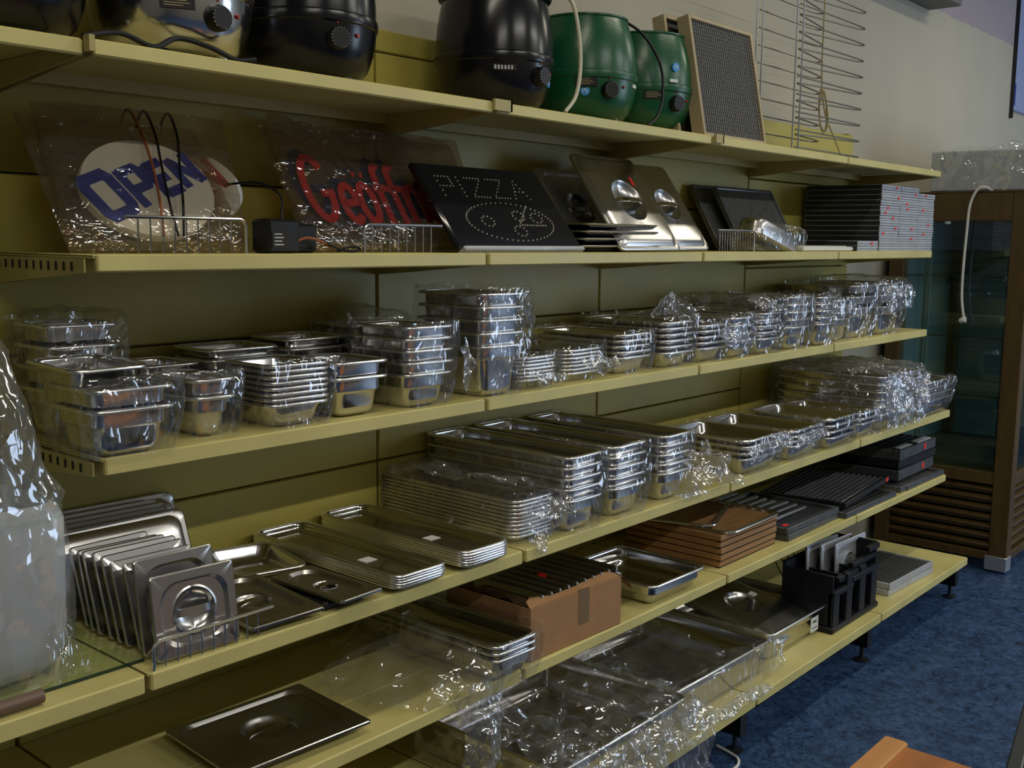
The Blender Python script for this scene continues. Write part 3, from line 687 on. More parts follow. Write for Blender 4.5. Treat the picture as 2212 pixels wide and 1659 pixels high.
# wire basket section and filters
wire_divider('dull wire divider beside the leaning grey filters', 1.13, 1.37, -.370, Z[2], .070, 13, 1, STEELM)
def filt(loc, rot, w, h, label):
    t = thing('aluminium_filter', label, 'filter', loc, rot, 'grey filters leaning on the second shelf')
    fr = MB(); b = .014; d = .022
    fr.bbox(-w/2, -w/2+b, 0, h, -d, 0, .003); fr.bbox(w/2-b, w/2, 0, h, -d, 0, .003); fr.bbox(-w/2+b, w/2-b, 0, b, -d, 0, .003); fr.bbox(-w/2+b, w/2-b, h-b, h, -d, 0, .003)
    obj('frame', fr, IRONL, t); obj('mesh_panel', MB().box(-w/2+b, w/2-b, b, h-b, -d+.006, -.007), FMESH, t)
    g = MB()
    for i in range(1, 34): x = -w/2+b+(w-2*b)*i/34; g.box(x-.0008, x+.0008, b, h-b, -.007, -.0045)
    tag(obj('mesh_wires', g, IRONL, t), kind='stuff')
tf = atan2(.225, .13)
filt((1.80, -.225, Z[2]+.004), (tf, 0, 0), .44, .27, 'grey mesh filter leaning in front, bagged object before it')
filt((1.74, -.165, Z[2]+.004), (tf, 0, 0), .44, .275, 'grey mesh filter leaning right behind the front one')
wb = thing('bagged_fitting', 'small metal fitting in a clear bag with red sticker, before the filters', 'fitting', (1.60, -.30, Z[2]+.02), (0, radians(16), radians(-4)))
obj('tin', MB().loft([rrect(.30*s, .10*s, .04, 24, z=z) for s, z in ((.8, .0), (1, .01), (1, .05), (.93, .062))], True, True), STEELM, wb)
obj('red_sticker', MB().box(-.115, -.085, -.02, .01, .0622, .0628), RED, wb)
wrap('clear bag around the small fitting before the grey filters', 1.42, 1.80, -.365, -.23, Z[2]+.003, Z[2]+.075, .008, PLASTIC, .01, .02, seed=11)
tag(obj('white_tray', MB().bbox(1.80, 2.25, -.345, -.06, Z[2]+.001, Z[2]+.018, .004).bbox(1.82, 2.23, -.325, -.08, Z[2]+.018, Z[2]+.021, .001), WHITE), 'flat white tray lying left of the stacked grey grilles', 'tray')
# stacked grey grilles, three columns and a low one
gm = MB(); gw, gl, gh = .205, .335, .0205
gm.loft([[(x, y, z) for x, y in ((0, 0), (gw, 0), (gw, gl), (0, gl))] for z in (0, .006)], True, False)
gm.box(0, gw, .003, gl, .006, .009); gm.bbox(0, gw, 0, gl, .009, gh-.0008, .0015)
gm2 = MB()
gm2.box(-.0012, .0, .003, gl-.003, .0015, gh-.002)  # dark sheet over the left face, shade on that side put in as colour
gme = gm.mesh('frame'); gme.materials.append(ALU); gms = gm2.mesh('side_shade_sheet'); gms.materials.append(IRON)
reds = {(0, 10): .18, (0, 8): .08, (0, 6): .14, (0, 7): .05, (0, 4): .17, (0, 3): .04, (0, 12): .16, (1, 11): .17, (1, 9): .08, (1, 8): .09, (1, 4): .15, (1, 2): .15, (2, 11): .09, (2, 8): .07, (2, 5): .14, (2, 3): .09, (3, 1): .14}
coln = ['left tall column', 'middle tall column', 'right tall column', 'low front column']
for c, (gx, gy, cnt) in enumerate(((2.465, -.362, 13), (2.678, -.360, 13), (2.890, -.358, 12), (2.252, -.362, 2))):
    for k in range(cnt):
        t = thing('grey_grille', '%s grey metal grille in the %s of grilles' % (ordinal(cnt-1-k, cnt), coln[c]), 'grille', (gx+random.uniform(-.002, .002), gy+random.uniform(-.002, .002), Z[2]+.001+k*.0212), group='stacked grey grilles')
        obj('frame', gme, None, t); obj('side_shade_sheet', gms, None, t)
        if (c, k) in reds: obj('red_sticker', MB().box(reds[(c, k)]-.008, reds[(c, k)]+.008, -.0012, 0, .005, .016), RED, t)

# ================================================================== third shelf: pans in bags
# 1/6, 1/4 and 1/3 size pans set along the front edge, drawn from left to right
stack('loose bagged stack at the left end of third shelf', -1.028, .172, .176, -.420, 3, .088, 2, .036)
pan((-.960, -.275, Z[3]+.072), .160, .176, .088, 'tilted steel pan on top of the left-end bagged stack, third shelf', 'pans in the left-end stack', (radians(3), 0, radians(4)))
stack('back-row stack at the left end of third shelf', -.995, .160, .15, -.195, 3, .10, 4, .040)
stack('pair of narrow bagged pans beside the left-end stack', -.800, .108, .176, -.372, 3, .083, 2, .034)
stack('tight eight-pan stack left of the unwrapped pans', -.636, .164, .176, -.387, 3, .052, 8, .0115, jit=.001)
stack('unwrapped shiny pair on third shelf', -.467, .162, .176, -.389, 3, .090, 2, .034)
stack('bagged five-pan stack right of the unwrapped pair', -.272, .164, .20, -.401, 3, .082, 5, .027)
stack('tallest bagged stack of five near shelf middle', -.028, .172, .245, -.408, 3, .130, 5, .0318)
stack('low shallow bagged stack right of the tallest stack', .165, .162, .265, -.364, 3, .027, 7, .0098)
stack('second low shallow bagged stack before the long pans', .363, .176, .265, -.360, 3, .027, 7, .0105)
stack('long five-pan stack right of the two low stacks', .596, .180, .325, -.373, 3, .052, 5, .0165)
stack('bagged six-pan stack straddling the third shelf seam', .826, .178, .325, -.380, 3, .050, 6, .0185)
stack('bagged stack right after the third shelf seam', 1.040, .172, .325, -.377, 3, .048, 5, .0185)
stack('second bagged stack right of the third shelf seam', 1.218, .168, .325, -.386, 3, .062, 4, .025)
stack('crumpled bag stack left of the neat five-rim stack', 1.392, .168, .325, -.400, 3, .058, 5, .022)
stack('neat five-rim stack right of the crumpled bag', 1.622, .178, .28, -.398, 3, .085, 5, .0272)
stack('square bagged stack left of the small four-rim stack', 1.845, .162, .176, -.407, 3, .086, 5, .025)
stack('small four-rim stack before the big end pans', 2.062, .164, .176, -.374, 3, .092, 4, .0243)
stack('left big deep stack at third shelf right end', 2.232, .258, .325, -.374, 3, .127, 3, .045)
stack('last big deep stack at third shelf right end', 2.505, .250, .325, -.380, 3, .122, 3, .049)
# dark pans in the back row
for i, (x, y, w, l, h, n, ds) in enumerate(((-.640, -.185, .19, .16, .105, 3, 'back row behind the narrow pans'), (-.435, -.185, .19, .16, .115, 3, 'back row behind the tight eight-pan stack'), (-.235, -.185, .18, .17, .135, 3, 'back row behind the five-pan stack'), (-.80, -.185, .15, .16, .105, 2, 'back row between left-end stack and narrow pans'))):
    stack(ds, x, w, l, y, 3, h, n, .022)
wz = Z[3]+.002
BAGS3 = [('bag around the left-end stack, third shelf', -1.040, -.845, -.432, -.23, .145, .006, .012), ('bag around the back-row left-end stack', -1.005, -.825, -.205, -.03, .232, .010, .01),
 ('bag around the narrow pair of pans', -.812, -.682, -.382, -.19, .130, .008, .008), ('bag around the tight eight-pan stack', -.648, -.464, -.396, -.205, .142, .004, .006),
 ('bag around the five-pan stack beside the unwrapped pair', -.284, -.094, -.412, -.195, .200, .007, .02), ('bag around the tallest stack', -.038, .158, -.420, -.155, .268, .008, .015),
 ('bag around the low stack next to tallest stack', .155, .338, -.374, -.09, .096, .007, .01), ('bag around the second low stack', .352, .552, -.372, -.085, .100, .008, .01),
 ('bag around the long five-pan stack', .586, .788, -.384, -.04, .128, .006, .012), ('bag around the six-pan stack on the seam', .815, 1.015, -.392, -.045, .156, .009, .01),
 ('bag around the stack right of the seam', 1.030, 1.222, -.390, -.045, .138, .010, .01), ('bag around the second stack right of the seam', 1.208, 1.396, -.398, -.05, .150, .010, .01),
 ('most crumpled bag, left of the neat five-rim stack', 1.380, 1.575, -.414, -.06, .190, .013, .015), ('bag around the neat five-rim stack', 1.612, 1.810, -.408, -.11, .202, .005, .01),
 ('bag around the square stack', 1.836, 2.016, -.416, -.22, .196, .009, .01), ('bag around the small four-rim stack', 2.054, 2.234, -.386, -.19, .176, .005, .01),
 ('bag around the left big deep stack', 2.236, 2.498, -.386, -.04, .228, .007, .02), ('bag around the last big deep stack', 2.500, 2.765, -.394, -.05, .232, .012, .02)]
for i, (lb, x0, x1, y0, y1, h, amp, pin) in enumerate(BAGS3):
    wrap('clear '+lb, x0, x1, y0, y1, wz, Z[3]+h, amp, PLASTIC, pin, .014, seed=i*3.7, top=i in (1, 7, 10, 12, 17))
wrap('dark clear bag behind the five-pan stack, back row', -.245, -.045, -.19, -.01, wz, Z[3]+.195, .012, PLASTIC, .01, .02, seed=71)
for i, (lb, c) in enumerate((('crumpled film tuck at the front of the five-pan stack bag', [[(-.135, -.43, 1.375), (-.085, -.41, 1.38)], [(-.13, -.435, 1.33), (-.07, -.425, 1.32)], [(-.125, -.43, 1.27), (-.10, -.42, 1.26)]]),
      ('twisted film corner beside the tallest stack', [[(.13, -.41, 1.49), (.17, -.36, 1.48)], [(.15, -.415, 1.42), (.185, -.37, 1.42)], [(.15, -.42, 1.37), (.19, -.39, 1.34)]]),
      ('film tuck before the low stack next to tallest stack', [[(.17, -.385, 1.268), (.32, -.38, 1.272)], [(.18, -.40, 1.245), (.33, -.39, 1.248)], [(.20, -.39, 1.232), (.35, -.38, 1.230)]]),
      ('film tuck before the second low stack', [[(.38, -.385, 1.30), (.56, -.38, 1.29)], [(.42, -.395, 1.272), (.57, -.39, 1.265)], [(.48, -.385, 1.25), (.56, -.38, 1.25)]]),
      ('film peak sticking up from the six-pan stack bag', [[(1.0, -.2, 1.38), (1.2, -.2, 1.37)], [(1.03, -.22, 1.42), (1.15, -.2, 1.45)], [(1.02, -.3, 1.36), (1.2, -.3, 1.35)]]),
      ('white film tangle before the stack right of the seam', [[(1.10, -.40, 1.33), (1.27, -.40, 1.34)], [(1.12, -.415, 1.30), (1.30, -.415, 1.30)], [(1.16, -.405, 1.27), (1.30, -.41, 1.27)]]),
      ('bright film crest on the most crumpled bag', [[(1.37, -.42, 1.39), (1.56, -.42, 1.38)], [(1.36, -.36, 1.44), (1.54, -.35, 1.43)], [(1.35, -.25, 1.41), (1.55, -.22, 1.40)]]),
      ('white film bunch on the last big deep stack', [[(2.45, -.40, 1.43), (2.76, -.40, 1.44)], [(2.47, -.41, 1.39), (2.78, -.41, 1.39)], [(2.48, -.405, 1.33), (2.75, -.405, 1.33)]]))):
    sheet(lb, c, .010, 22, 14, PLASTICW, i*5.1)

# ================================================================== fourth shelf
stack('flat wrapped stack of ten long trays', .010, .166, .52, -.483, 4, .022, 10, .0098, jit=.001)
stack('first tall stack of long narrow pans on fourth shelf', .164, .162, .522, -.527, 4, .090, 5, .028)
stack('second tall stack of long narrow pans on fourth shelf', .364, .176, .518, -.523, 4, .086, 5, .0285)
stack('third tall stack of long narrow pans on fourth shelf', .610, .162, .518, -.523, 4, .088, 5, .0270)
stack('half-size stack right of the crumpled film heap', 1.085, .262, .325, -.529, 4, .058, 4, .020)
stack('half-size stack in the middle of three, fourth shelf', 1.395, .255, .36, -.527, 4, .056, 4, .0172, rz=radians(2))
stack('half-size stack nearest the bright bagged stacks', 1.695, .254, .34, -.534, 4, .046, 4, .022)
stack('low bagged stack just left of bright bagged stacks', 1.985, .20, .34, -.525, 4, .060, 3, .02)
stack('left bright bagged tall stack on fourth shelf', 2.195, .215, .46, -.520, 4, .070, 6, .030)
stack('right bright bagged tall stack on fourth shelf', 2.425, .200, .46, -.520, 4, .070, 6, .030)
stack('last stack at the right end of fourth shelf', 2.645, .325, .265, -.540, 4, .078, 4, .026)
wz = Z[4]+.002
BAGS4 = [('long bag around the flat stack of ten trays', -.002, .188, -.495, .0-.006, .128, .010, .0), ('bag around the first tall long stack', .158, .334, -.538, -.006, .205, .005, .01),
 ('bag around the second tall long stack', .356, .548, -.534, -.006, .205, .005, .01), ('bag around the third tall long stack', .602, .780, -.534, -.006, .200, .005, .01),
 ('bag around the half-size stack by the film heap', 1.075, 1.357, -.540, -.19, .122, .007, .015), ('bag around the middle half-size stack', 1.386, 1.660, -.538, -.15, .112, .008, .015),
 ('bag around the third half-size stack', 1.686, 1.958, -.545, -.18, .116, .007, .015), ('bag around the low stack left of bright bags', 1.975, 2.192, -.538, -.17, .115, .012, .01),
 ('bright crumpled bag, left of the tall pair', 2.185, 2.42, -.535, -.04, .235, .015, .0), ('bright crumpled bag, right of the tall pair', 2.415, 2.635, -.535, -.04, .235, .016, .0),
 ('bag around the last stack of fourth shelf', 2.635, 2.985, -.552, -.26, .160, .008, .03)]
for i, (lb, x0, x1, y0, y1, h, amp, pin) in enumerate(BAGS4):
    wrap('clear '+lb, x0, x1, y0, y1, wz, Z[4]+h, amp, PLASTIC, pin, .010, seed=40+i*2.9, top=i in (0, 8, 9))
for i, (lb, c, am) in enumerate((('bright crumpled film bunch at the front of the ten-tray stack', [[(.02, -.50, .97), (.12, -.51, .985), (.205, -.505, .975)], [(.03, -.515, .925), (.14, -.535, .935), (.225, -.52, .935)], [(.05, -.51, .885), (.12, -.525, .89), (.20, -.51, .90)]], .014),
     ('twisted film tail hanging over the fourth shelf lip', [[(.03, -.515, .895), (.085, -.52, .895)], [(.035, -.535, .872), (.075, -.54, .872)], [(.04, -.538, .845), (.065, -.542, .848)]], .010),
     ('loose film lying on top of the ten-tray stack', [[(.0, -.05, 1.0), (.17, -.05, 1.01)], [(-.01, -.25, 1.02), (.10, -.25, 1.0)], [(.06, -.42, 1.01), (.18, -.45, 1.0)]], .016),
     ('heap of crumpled clear film between the pan stacks, fourth shelf', [[(.80, -.40, .955), (.90, -.38, .96), (1.02, -.40, .965)], [(.76, -.49, .925), (.90, -.50, .945), (1.04, -.50, .93)], [(.74, -.535, .880), (.90, -.545, .885), (1.04, -.535, .882)]], .022),
     ('film scrap on the lip below the third tall stack', [[(.66, -.535, .885), (.80, -.54, .885)], [(.68, -.545, .874), (.82, -.55, .873)]], .006),
     ('white film bunch in front of the left bright bag', [[(2.17, -.53, 1.08), (2.42, -.53, 1.09)], [(2.16, -.555, .99), (2.43, -.56, 1.0)], [(2.20, -.545, .90), (2.44, -.55, .89)]], .018),
     ('white film bunch in front of the right bright bag', [[(2.42, -.53, 1.08), (2.64, -.53, 1.07)], [(2.43, -.56, 1.0), (2.63, -.555, .99)], [(2.46, -.55, .89), (2.60, -.545, .89)]], .018),
     ('film fold on top of the two bright bags', [[(2.15, -.42, 1.10), (2.6, -.42, 1.11)], [(2.12, -.25, 1.12), (2.6, -.25, 1.12)], [(2.15, -.08, 1.10), (2.6, -.08, 1.10)]], .014),
     ('film lip along the half-size stack by the film heap', [[(1.08, -.54, .975), (1.35, -.54, .98)], [(1.07, -.55, .945), (1.36, -.55, .95)], [(1.10, -.54, .91), (1.16, -.54, .91)]], .010),
     ('film lip along the middle half-size stack', [[(1.42, -.54, .955), (1.66, -.53, .965)], [(1.40, -.55, .93), (1.66, -.545, .94)]], .010))):
    sheet(lb, c, am, 30, 20, PLASTICW, 60+i*4.3)
# lids leaning on the left of the fourth shelf
z4 = Z[4]+.006
rows = [(-.245, 70, .165, .155), (-.278, 71, .165, .155), (-.305, 70, .17, .16), (-.342, 69, .17, .165), (-.368, 70, .17, .163), (-.398, 70, .165, .158), (-.430, 71, .160, .158)]
for i, (y, a, w, l) in enumerate(rows):
    lid((-.885+random.uniform(-.004, .004), y, z4), w, l, '%s square lid from the back in the leaning lid row' % ['rearmost', 'second', 'third', 'fourth', 'fifth', 'sixth', 'seventh'][i], (radians(a), 0, radians(random.uniform(-2, 2))), 'round', 'square lids leaning in a row')
lid((-.893, -.463, z4), .158, .172, 'upright pale square lid just behind the front dark lid', (radians(80), 0, radians(-1)), 'round', 'square lids leaning in a row')
lid((-.888, -.505, z4), .165, .150, 'front dark square lid with ringed dimple behind the wire divider', (radians(82), 0, radians(-3)), 'round', 'square lids leaning in a row')
for i, (y, x, a) in enumerate(((-.050, -.80, 78), (-.090, -.86, 74), (-.125, -.84, 72), (-.160, -.87, 70), (-.195, -.85, 68))):
    lid((x, y, z4), .325, .176, '%s wide lid counted from the back panel in the leaning lid row' % ['first', 'second', 'third', 'fourth', 'fifth'][i], (radians(a), 0, radians(-2)), 'raised' if i % 2 == 0 else 'round', 'wide lids leaning at the back')
wire_divider('chrome wire divider across the front dark lid, fourth shelf', -.985, -.735, -.515, Z[4], .052, 9, -1, CHROME)
# trays and lids lying flat
t = pan((-.540, -.180, Z[4]+.001), .176, .225, .032, 'shallow steel tray with red sticker lying flat on fourth shelf', None, (0, 0, radians(-14)), 'tray')
obj('red_sticker', MB().box(-.060, -.028, -.052, -.032, .0006, .0014), RED, t)
lid((-.700, -.522, Z[4]+.020), .165, .265, 'steel lid with round domed dimple lying flat beside the wire divider', (radians(2), radians(-1), radians(-4)), 'round', 'lids lying flat')
lid((-.528, -.538, Z[4]+.026), .115, .225, 'narrow steel lid lying flat left of the tray stacks', (radians(1), 0, radians(3)), 'round', 'lids lying flat')
tag(obj('black_strip', MB().bbox(-.60, -.49, -.50, -.30, Z[4]+.0005, Z[4]+.018, .004), BLACK), 'black block under the narrow flat lid', 'block')
for ds, x0, n, pt in (('left flat stack with white sticker', -.443, 5, .0056), ('right flat stack with white sticker', -.236, 6, .0058)):
    for i in range(n):
        t = pan((x0+.081, -.285+random.uniform(-.002, .002), Z[4]+.001+i*pt), .160, .520, .020, '%s shallow tray in the %s' % (ordinal(n-1-i, n), ds), 'long trays in the '+ds, (0, 0, random.uniform(-.004, .004)), 'tray')
        if i == n-1: obj('white_sticker', MB().box(-.012, .022, -.085, -.055, .0006, .0014), WHITE, t)
# left bay of the fourth shelf: glass sheet, frosted bin in a bag, tube
gs = thing('glass_sheet', 'flat clear glass sheet lying on the left of fourth shelf', 'glass sheet', (-1.3, -.24, Z[4]))
obj('pane', MB().bbox(-.32, .328, -.220, .22, .001, .006, .0008), GLASSE, gs); obj('ground_edge', MB().box(-.32, .328, -.2225, -.2205, .001, .006), GEDGE, gs)
tag(obj('brown_tube', MB().tube([(-1.35, -.497, Z[4]+.014), (-1.172, -.497, Z[4]+.014)], .012, 12), RUST), 'short brown tube at the shelf edge before the frosted bin', 'tube')
fb = thing('frosted_bin', 'rounded frosted plastic bin standing in a clear bag, far left', 'bin', (-1.345, -.33, Z[4]+.009))
obj('bin_wall', MB().loft([rrect(.52-2*i, .24-2*i, .04, 40, z=z) for i, z in ((.06, 0.0), (.03, .008), (.012, .03), (.003, .07), (0, .20), (0, .27), (.006, .292), (.016, .298), (.016, .28), (.008, .20), (.012, .07), (.04, .016))], True, True), GLASSF, fb)
obj('edge_rib', MB().loft([rrect(.525, .245, .06, 40, z=.27), rrect(.531, .251, .06, 40, z=.275), rrect(.525, .245, .06, 40, z=.28)], False, False), GLASSE, fb)
mb = MB(); rings = []
for i in range(46):
    f = i/45; z = Z[4]+.010+f*.72
    w = .27+.012*sin(f*9) if f < .42 else .27-.10*min(1, (f-.42)/.5)**.8
    l = .135 if f < .42 else .135-.095*min(1, (f-.42)/.45)
    R = []
    for q in range(90):
        a = 2*pi*q/90; px = -1.345+w*(abs(cos(a))**.4)*(1 if cos(a) >= 0 else -1); py = -.33+l*(abs(sin(a))**.5)*(1 if sin(a) >= 0 else -1)
        d = crink(px, py, z*.6, .012 if f > .4 else .006)
        R.append((px+d*cos(a), py+d*sin(a), z+d*.3))
    rings.append(R)
tag(obj('plastic_bag', MB().loft(rings), PLASTICL, smooth=60), 'tall clear plastic bag around the frosted bin, far left', 'plastic bag')
sheet('crumpled bag corner at the foot of the frosted bin', [[(-1.14, -.455, .98), (-1.09, -.43, .99)], [(-1.15, -.47, .92), (-1.075, -.44, .93)], [(-1.16, -.475, .878), (-1.06, -.45, .878)]], .008, 14, 14, PLASTIC, 90)

# ================================================================== fifth shelf
lid((-.645, -.495, Z[5]+.028), .335, .262, 'large dark steel lid with domed dimple lying on fifth shelf', (radians(.5), 0, radians(-3)), 'round', None, None, 'large_lid')
for i in range(3):
    pan((-.055, -.295, Z[5]+.002+i*.017), .166, .53, .064, '%s long pan in the bagged stack left of the cardboard box' % ordinal(2-i, 3), 'pans in the bagged stack on fifth shelf', (radians(-.5), 0, radians(-1)))
wrap('clear bag around the long pans left of the cardboard box', -.155, .036, -.572, -.02, Z[5]+.004, Z[5]+.112, .007, PLASTIC, .01, .008, seed=101, top=False)
sheet('loose clear film spread left of the bagged long pans, fifth shelf', [[(-.40, -.22, .60), (-.28, -.16, .64), (-.12, -.10, .675)], [(-.43, -.36, .588), (-.30, -.32, .645), (-.13, -.30, .675)], [(-.38, -.49, .578), (-.27, -.48, .62), (-.14, -.50, .665)], [(-.30, -.545, .575), (-.22, -.555, .59), (-.13, -.57, .62)]], .020, 46, 46, PLASTICL, 105, fine=.32)
sheet('long film tail dangling over the fifth shelf lip', [[(-.27, -.53, .585), (-.20, -.56, .61), (-.11, -.575, .63)], [(-.24, -.545, .53), (-.20, -.57, .54), (-.125, -.575, .55)], [(-.235, -.55, .47), (-.19, -.585, .47), (-.135, -.575, .475)], [(-.245, -.55, .42), (-.20, -.59, .40), (-.135, -.58, .415)], [(-.24, -.545, .395), (-.20, -.565, .385), (-.15, -.56, .392)]], .012, 30, 44, PLASTICW, 108)
# cardboard box of lids
bx = thing('cardboard_box', 'open brown cardboard box full of upright lids', 'box', (.04, -.510, Z[5]+.001), (0, 0, radians(-1.5)))
bw, bd, bh, tk = .378, .30, .138, .005
obj('front_wall', MB().bbox(0, bw, 0, tk, 0, bh, .002), CARD, bx); obj('rear_wall', MB().bbox(0, bw, bd-tk, bd, 0, bh, .002), CARD, bx)
obj('side_wall', MB().bbox(0, tk, tk, bd-tk, 0, bh, .002), CARD, bx); obj('side_wall', MB().bbox(bw-tk, bw, tk, bd-tk, 0, bh, .002), CARD, bx)
obj('bottom', MB().box(tk, bw-tk, tk, bd-tk, 0, .004), CARD, bx)
obj('packing_tape', MB().box(.19, .235, -.0008, 0, .045, bh).box(.19, .235, 0, .02, bh, bh+.0008), TAPE, bx)
def flap(rows, seed):
    mb = MB(); nr, nc = len(rows), len(rows[0]); vs = [Vector(p) for r in rows for p in r]
    fs = [(j*nc+i, j*nc+i+1, (j+1)*nc+i+1, (j+1)*nc+i) for j in range(nr-1) for i in range(nc-1)]
    vb = [p-Vector((0, .001, .004)) for p in vs]; n = len(vs)
    return mb.add(vs+vb, fs+[tuple(reversed([k+n for k in f])) for f in fs])
obj('torn_flap', flap([[(.37, .0, .138), (.372, .06, .138), (.374, .15, .138), (.374, .28, .138)], [(.398, -.005, .125), (.402, .06, .13), (.405, .15, .135), (.40, .27, .137)], [(.415, -.008, .095), (.416, .05, .118), (.414, .14, .125), (.41, .26, .130)]], 1), CARD, bx)
obj('torn_flap', flap([[(.0, .002, .138), (.1, .002, .138), (.2, .002, .138), (.37, .002, .138)], [(.005, .02, .150), (.1, .018, .143), (.2, .022, .142), (.36, .022, .146)], [(.03, .032, .153), (.11, .025, .142), (.2, .030, .141), (.34, .034, .148)]], 2), CARD, bx)
for i in range(10):
    lid((.065+i*.036, -.375, Z[5]+.012), .235, .150, '%s upright lid from the left inside the cardboard box' % ['first', 'second', 'third', 'fourth', 'fifth', 'sixth', 'seventh', 'eighth', 'ninth', 'tenth'][i], (radians(72), 0, radians(-90)), 'round', 'lids in the cardboard box', (.0, .14, .03, .014, RED, .0035) if i in (4,) else None)
pan((.715, -.365, Z[5]+.001), .295, .33, .066, 'half-size steel pan standing alone beside the cardboard box', None, (0, 0, radians(-1)))
# brown boards
for i in range(5):
    t = thing('brown_board', '%s brown board in the stack of five on fifth shelf' % ordinal(4-i, 5), 'board', (1.235+random.uniform(-.002, .002), -.285+random.uniform(-.003, .003), Z[5]+.001+i*.0218), (0, 0, random.uniform(-.006, .006)), 'brown boards in the stack of five')
    obj('panel', MB().bbox(-.192, .192, -.185, .185, .0015, .0205, .002), BOARD, t)
    obj('edge_strip', MB().bbox(-.1925, .1925, -.1855, -.17, 0, .0015, .0004), DARKSLOT, t)
def wire_frame(loc, rz, w, l, label, tilt=0):
    t = thing('wire_surround', label, 'wire frame', loc, (tilt, 0, rz), 'wire frames on the brown boards')
    obj('outer_rod', MB().tube(rrect(w, l, .045, 32, z=.004), .004, 8, closed=True), CHROME, t)
    obj('inner_rod', MB().tube(rrect(w-.018, l-.018, .040, 32, z=.004), .003, 8, closed=True), CHROME, t)
    return t
wire_frame((1.245, -.300, Z[5]+.111), radians(1), .37, .38, 'larger chrome wire frame lying on the brown boards')
wire_frame((1.20, -.235, Z[5]+.121), radians(20), .36, .27, 'smaller skewed chrome wire frame on top of the larger one', radians(1))
# cast iron grates
def grate(loc, rot, w, l, h, nb, label, mt, barmat, solid=False, group='cast iron grates on the fifth shelf'):
    t = thing('iron_grate', label, 'grate', loc, rot, group); e = .016
    fr = MB(); fr.bbox(-w/2, w/2, -l/2, -l/2+e, 0, h, .002); fr.bbox(-w/2, w/2, l/2-e, l/2, 0, h, .002); fr.bbox(-w/2, -w/2+e, -l/2+e, l/2-e, 0, h, .002); fr.bbox(w/2-e, w/2, -l/2+e, l/2-e, 0, h, .002)
    obj('frame', fr, mt, t)
    if solid: obj('plate', MB().box(-w/2+e, w/2-e, -l/2+e, l/2-e, .002, h*.45), mt, t)
    for k in range(nb):
        y = -l/2+e+(l-2*e)*(k+.5)/nb; obj('bar', MB().bbox(-w/2+e, w/2-e, y-.006, y+.006, h*.3, h-.001, .003), barmat, t)
    return t
for i in range(2): G1 = grate((1.69, -.30, Z[5]+.001+i*.024), (0, 0, radians(1-i)), .43, .38, .023, 0, ['lower flat grate under the rodded one', 'upper grate with round rods beside the brown boards'][i], IRONL, CHROME, True)
t = thing('rod_grill', 'row of polished rods lying on the grates by the boards', 'grill rods', (1.66, -.30, Z[5]+.050))
for k in range(8): obj('rod', MB().tube([(-.18, -.115+k*.042, .009), (.10+.012*(k % 3), -.115+k*.042, .009), (.112+.012*(k % 3), -.115+k*.042, .009)], [.0085, .0085, .005], 10), RIM, t)
obj('red_sticker', MB().box(-.190, -.160, -.170, -.152, .0235, .0245), RED, G1)
grate((2.17, -.315, Z[5]+.001), (0, 0, 0), .50, .40, .022, 12, 'lowest flat grate in the middle of the iron pile', IRONL, IRON)
G2 = grate((2.20, -.300, Z[5]+.038), (radians(-1.5), radians(-2.5), radians(3)), .50, .36, .020, 14, 'tilted ribbed iron grate with red sticker', IRON, IRONL)
obj('red_sticker', MB().box(.205, .232, -.182, -.1805, .003, .019), RED, G2)
for i, (x, y, w, l, h, z, lb) in enumerate(((2.74, -.310, .50, .40, .024, .001, 'bottom iron plate of the dark stack at right end'), (2.80, -.270, .44, .37, .044, .027, 'second iron plate of the dark stack, with red sticker'), (2.84, -.265, .44, .36, .034, .073, 'third iron plate of the dark stack at right end'), (2.84, -.265, .45, .36, .044, .109, 'top iron plate of the dark stack, with red sticker'))):
    t = grate((x, y, Z[5]+z), (0, 0, radians((-1, 1, -.5, .8)[i])), w, l, h, 10 if i == 3 else 0, lb, IRONL if i != 2 else IRON, IRON, True)
    if i in (1, 3): obj('red_sticker', MB().box(.07, .095, -l/2-.0012, -l/2, h*.25, h*.85), RED, t)
tag(obj('pale_strip', MB().bbox(2.66, 2.80, -.43, -.405, Z[5]+.1535, Z[5]+.158, .001), ALU), 'pale metal strip on top of the dark iron stack, left', 'strip')
tag(obj('pale_strip', MB().bbox(2.86, 3.02, -.435, -.405, Z[5]+.1535, Z[5]+.160, .001), ALU), 'pale metal strip on top of the dark iron stack, right', 'strip')
tag(obj('flat_bar', MB().bbox(2.55, 3.0, -.512, -.494, Z[5]+.001, Z[5]+.022, .002), IRONL), 'grey flat bar along the shelf lip before the dark stack', 'bar')

# ================================================================== base shelf
pan((.31, -.365, Z[6]+.001), .60, .53, .125, 'large bagged pan at the left end of the base shelf', 'large bagged pans on the base shelf', (0, 0, 0))
pan((.895, -.325, Z[6]+.001), .585, .53, .120, 'large bagged deep pan in the middle of the base shelf', 'large bagged pans on the base shelf', (0, 0, radians(-1)))
t3 = pan((1.50, -.315, Z[6]+.001), .515, .50, .105, 'large pan with white label holding a lid, base shelf', None, (0, 0, radians(-.5)))
lb = obj('paper_label', MB().box(.075, .135, -.2345, -.2330, .018, .072), WHITE, t3)
obj('print_mark', MB().box(.09, .118, -.2352, -.2345, .052, .058).box(.085, .125, -.2352, -.2345, .03, .033), DARKSLOT, lb)
lid((1.50, -.535, Z[6]+.052), .335, .42, 'large steel lid with bright dimple resting inside the labelled pan', (radians(12), radians(-3), radians(6)), 'raised', None, (.09, .215, .035, .028, WHITE, .0135), 'large_lid')
wrap('clear bag around the left large pan on base shelf', -.01, .63, -.665, -.09, Z[6]+.003, Z[6]+.118, .012, PLASTICL, .02, .01, seed=130, top=False)
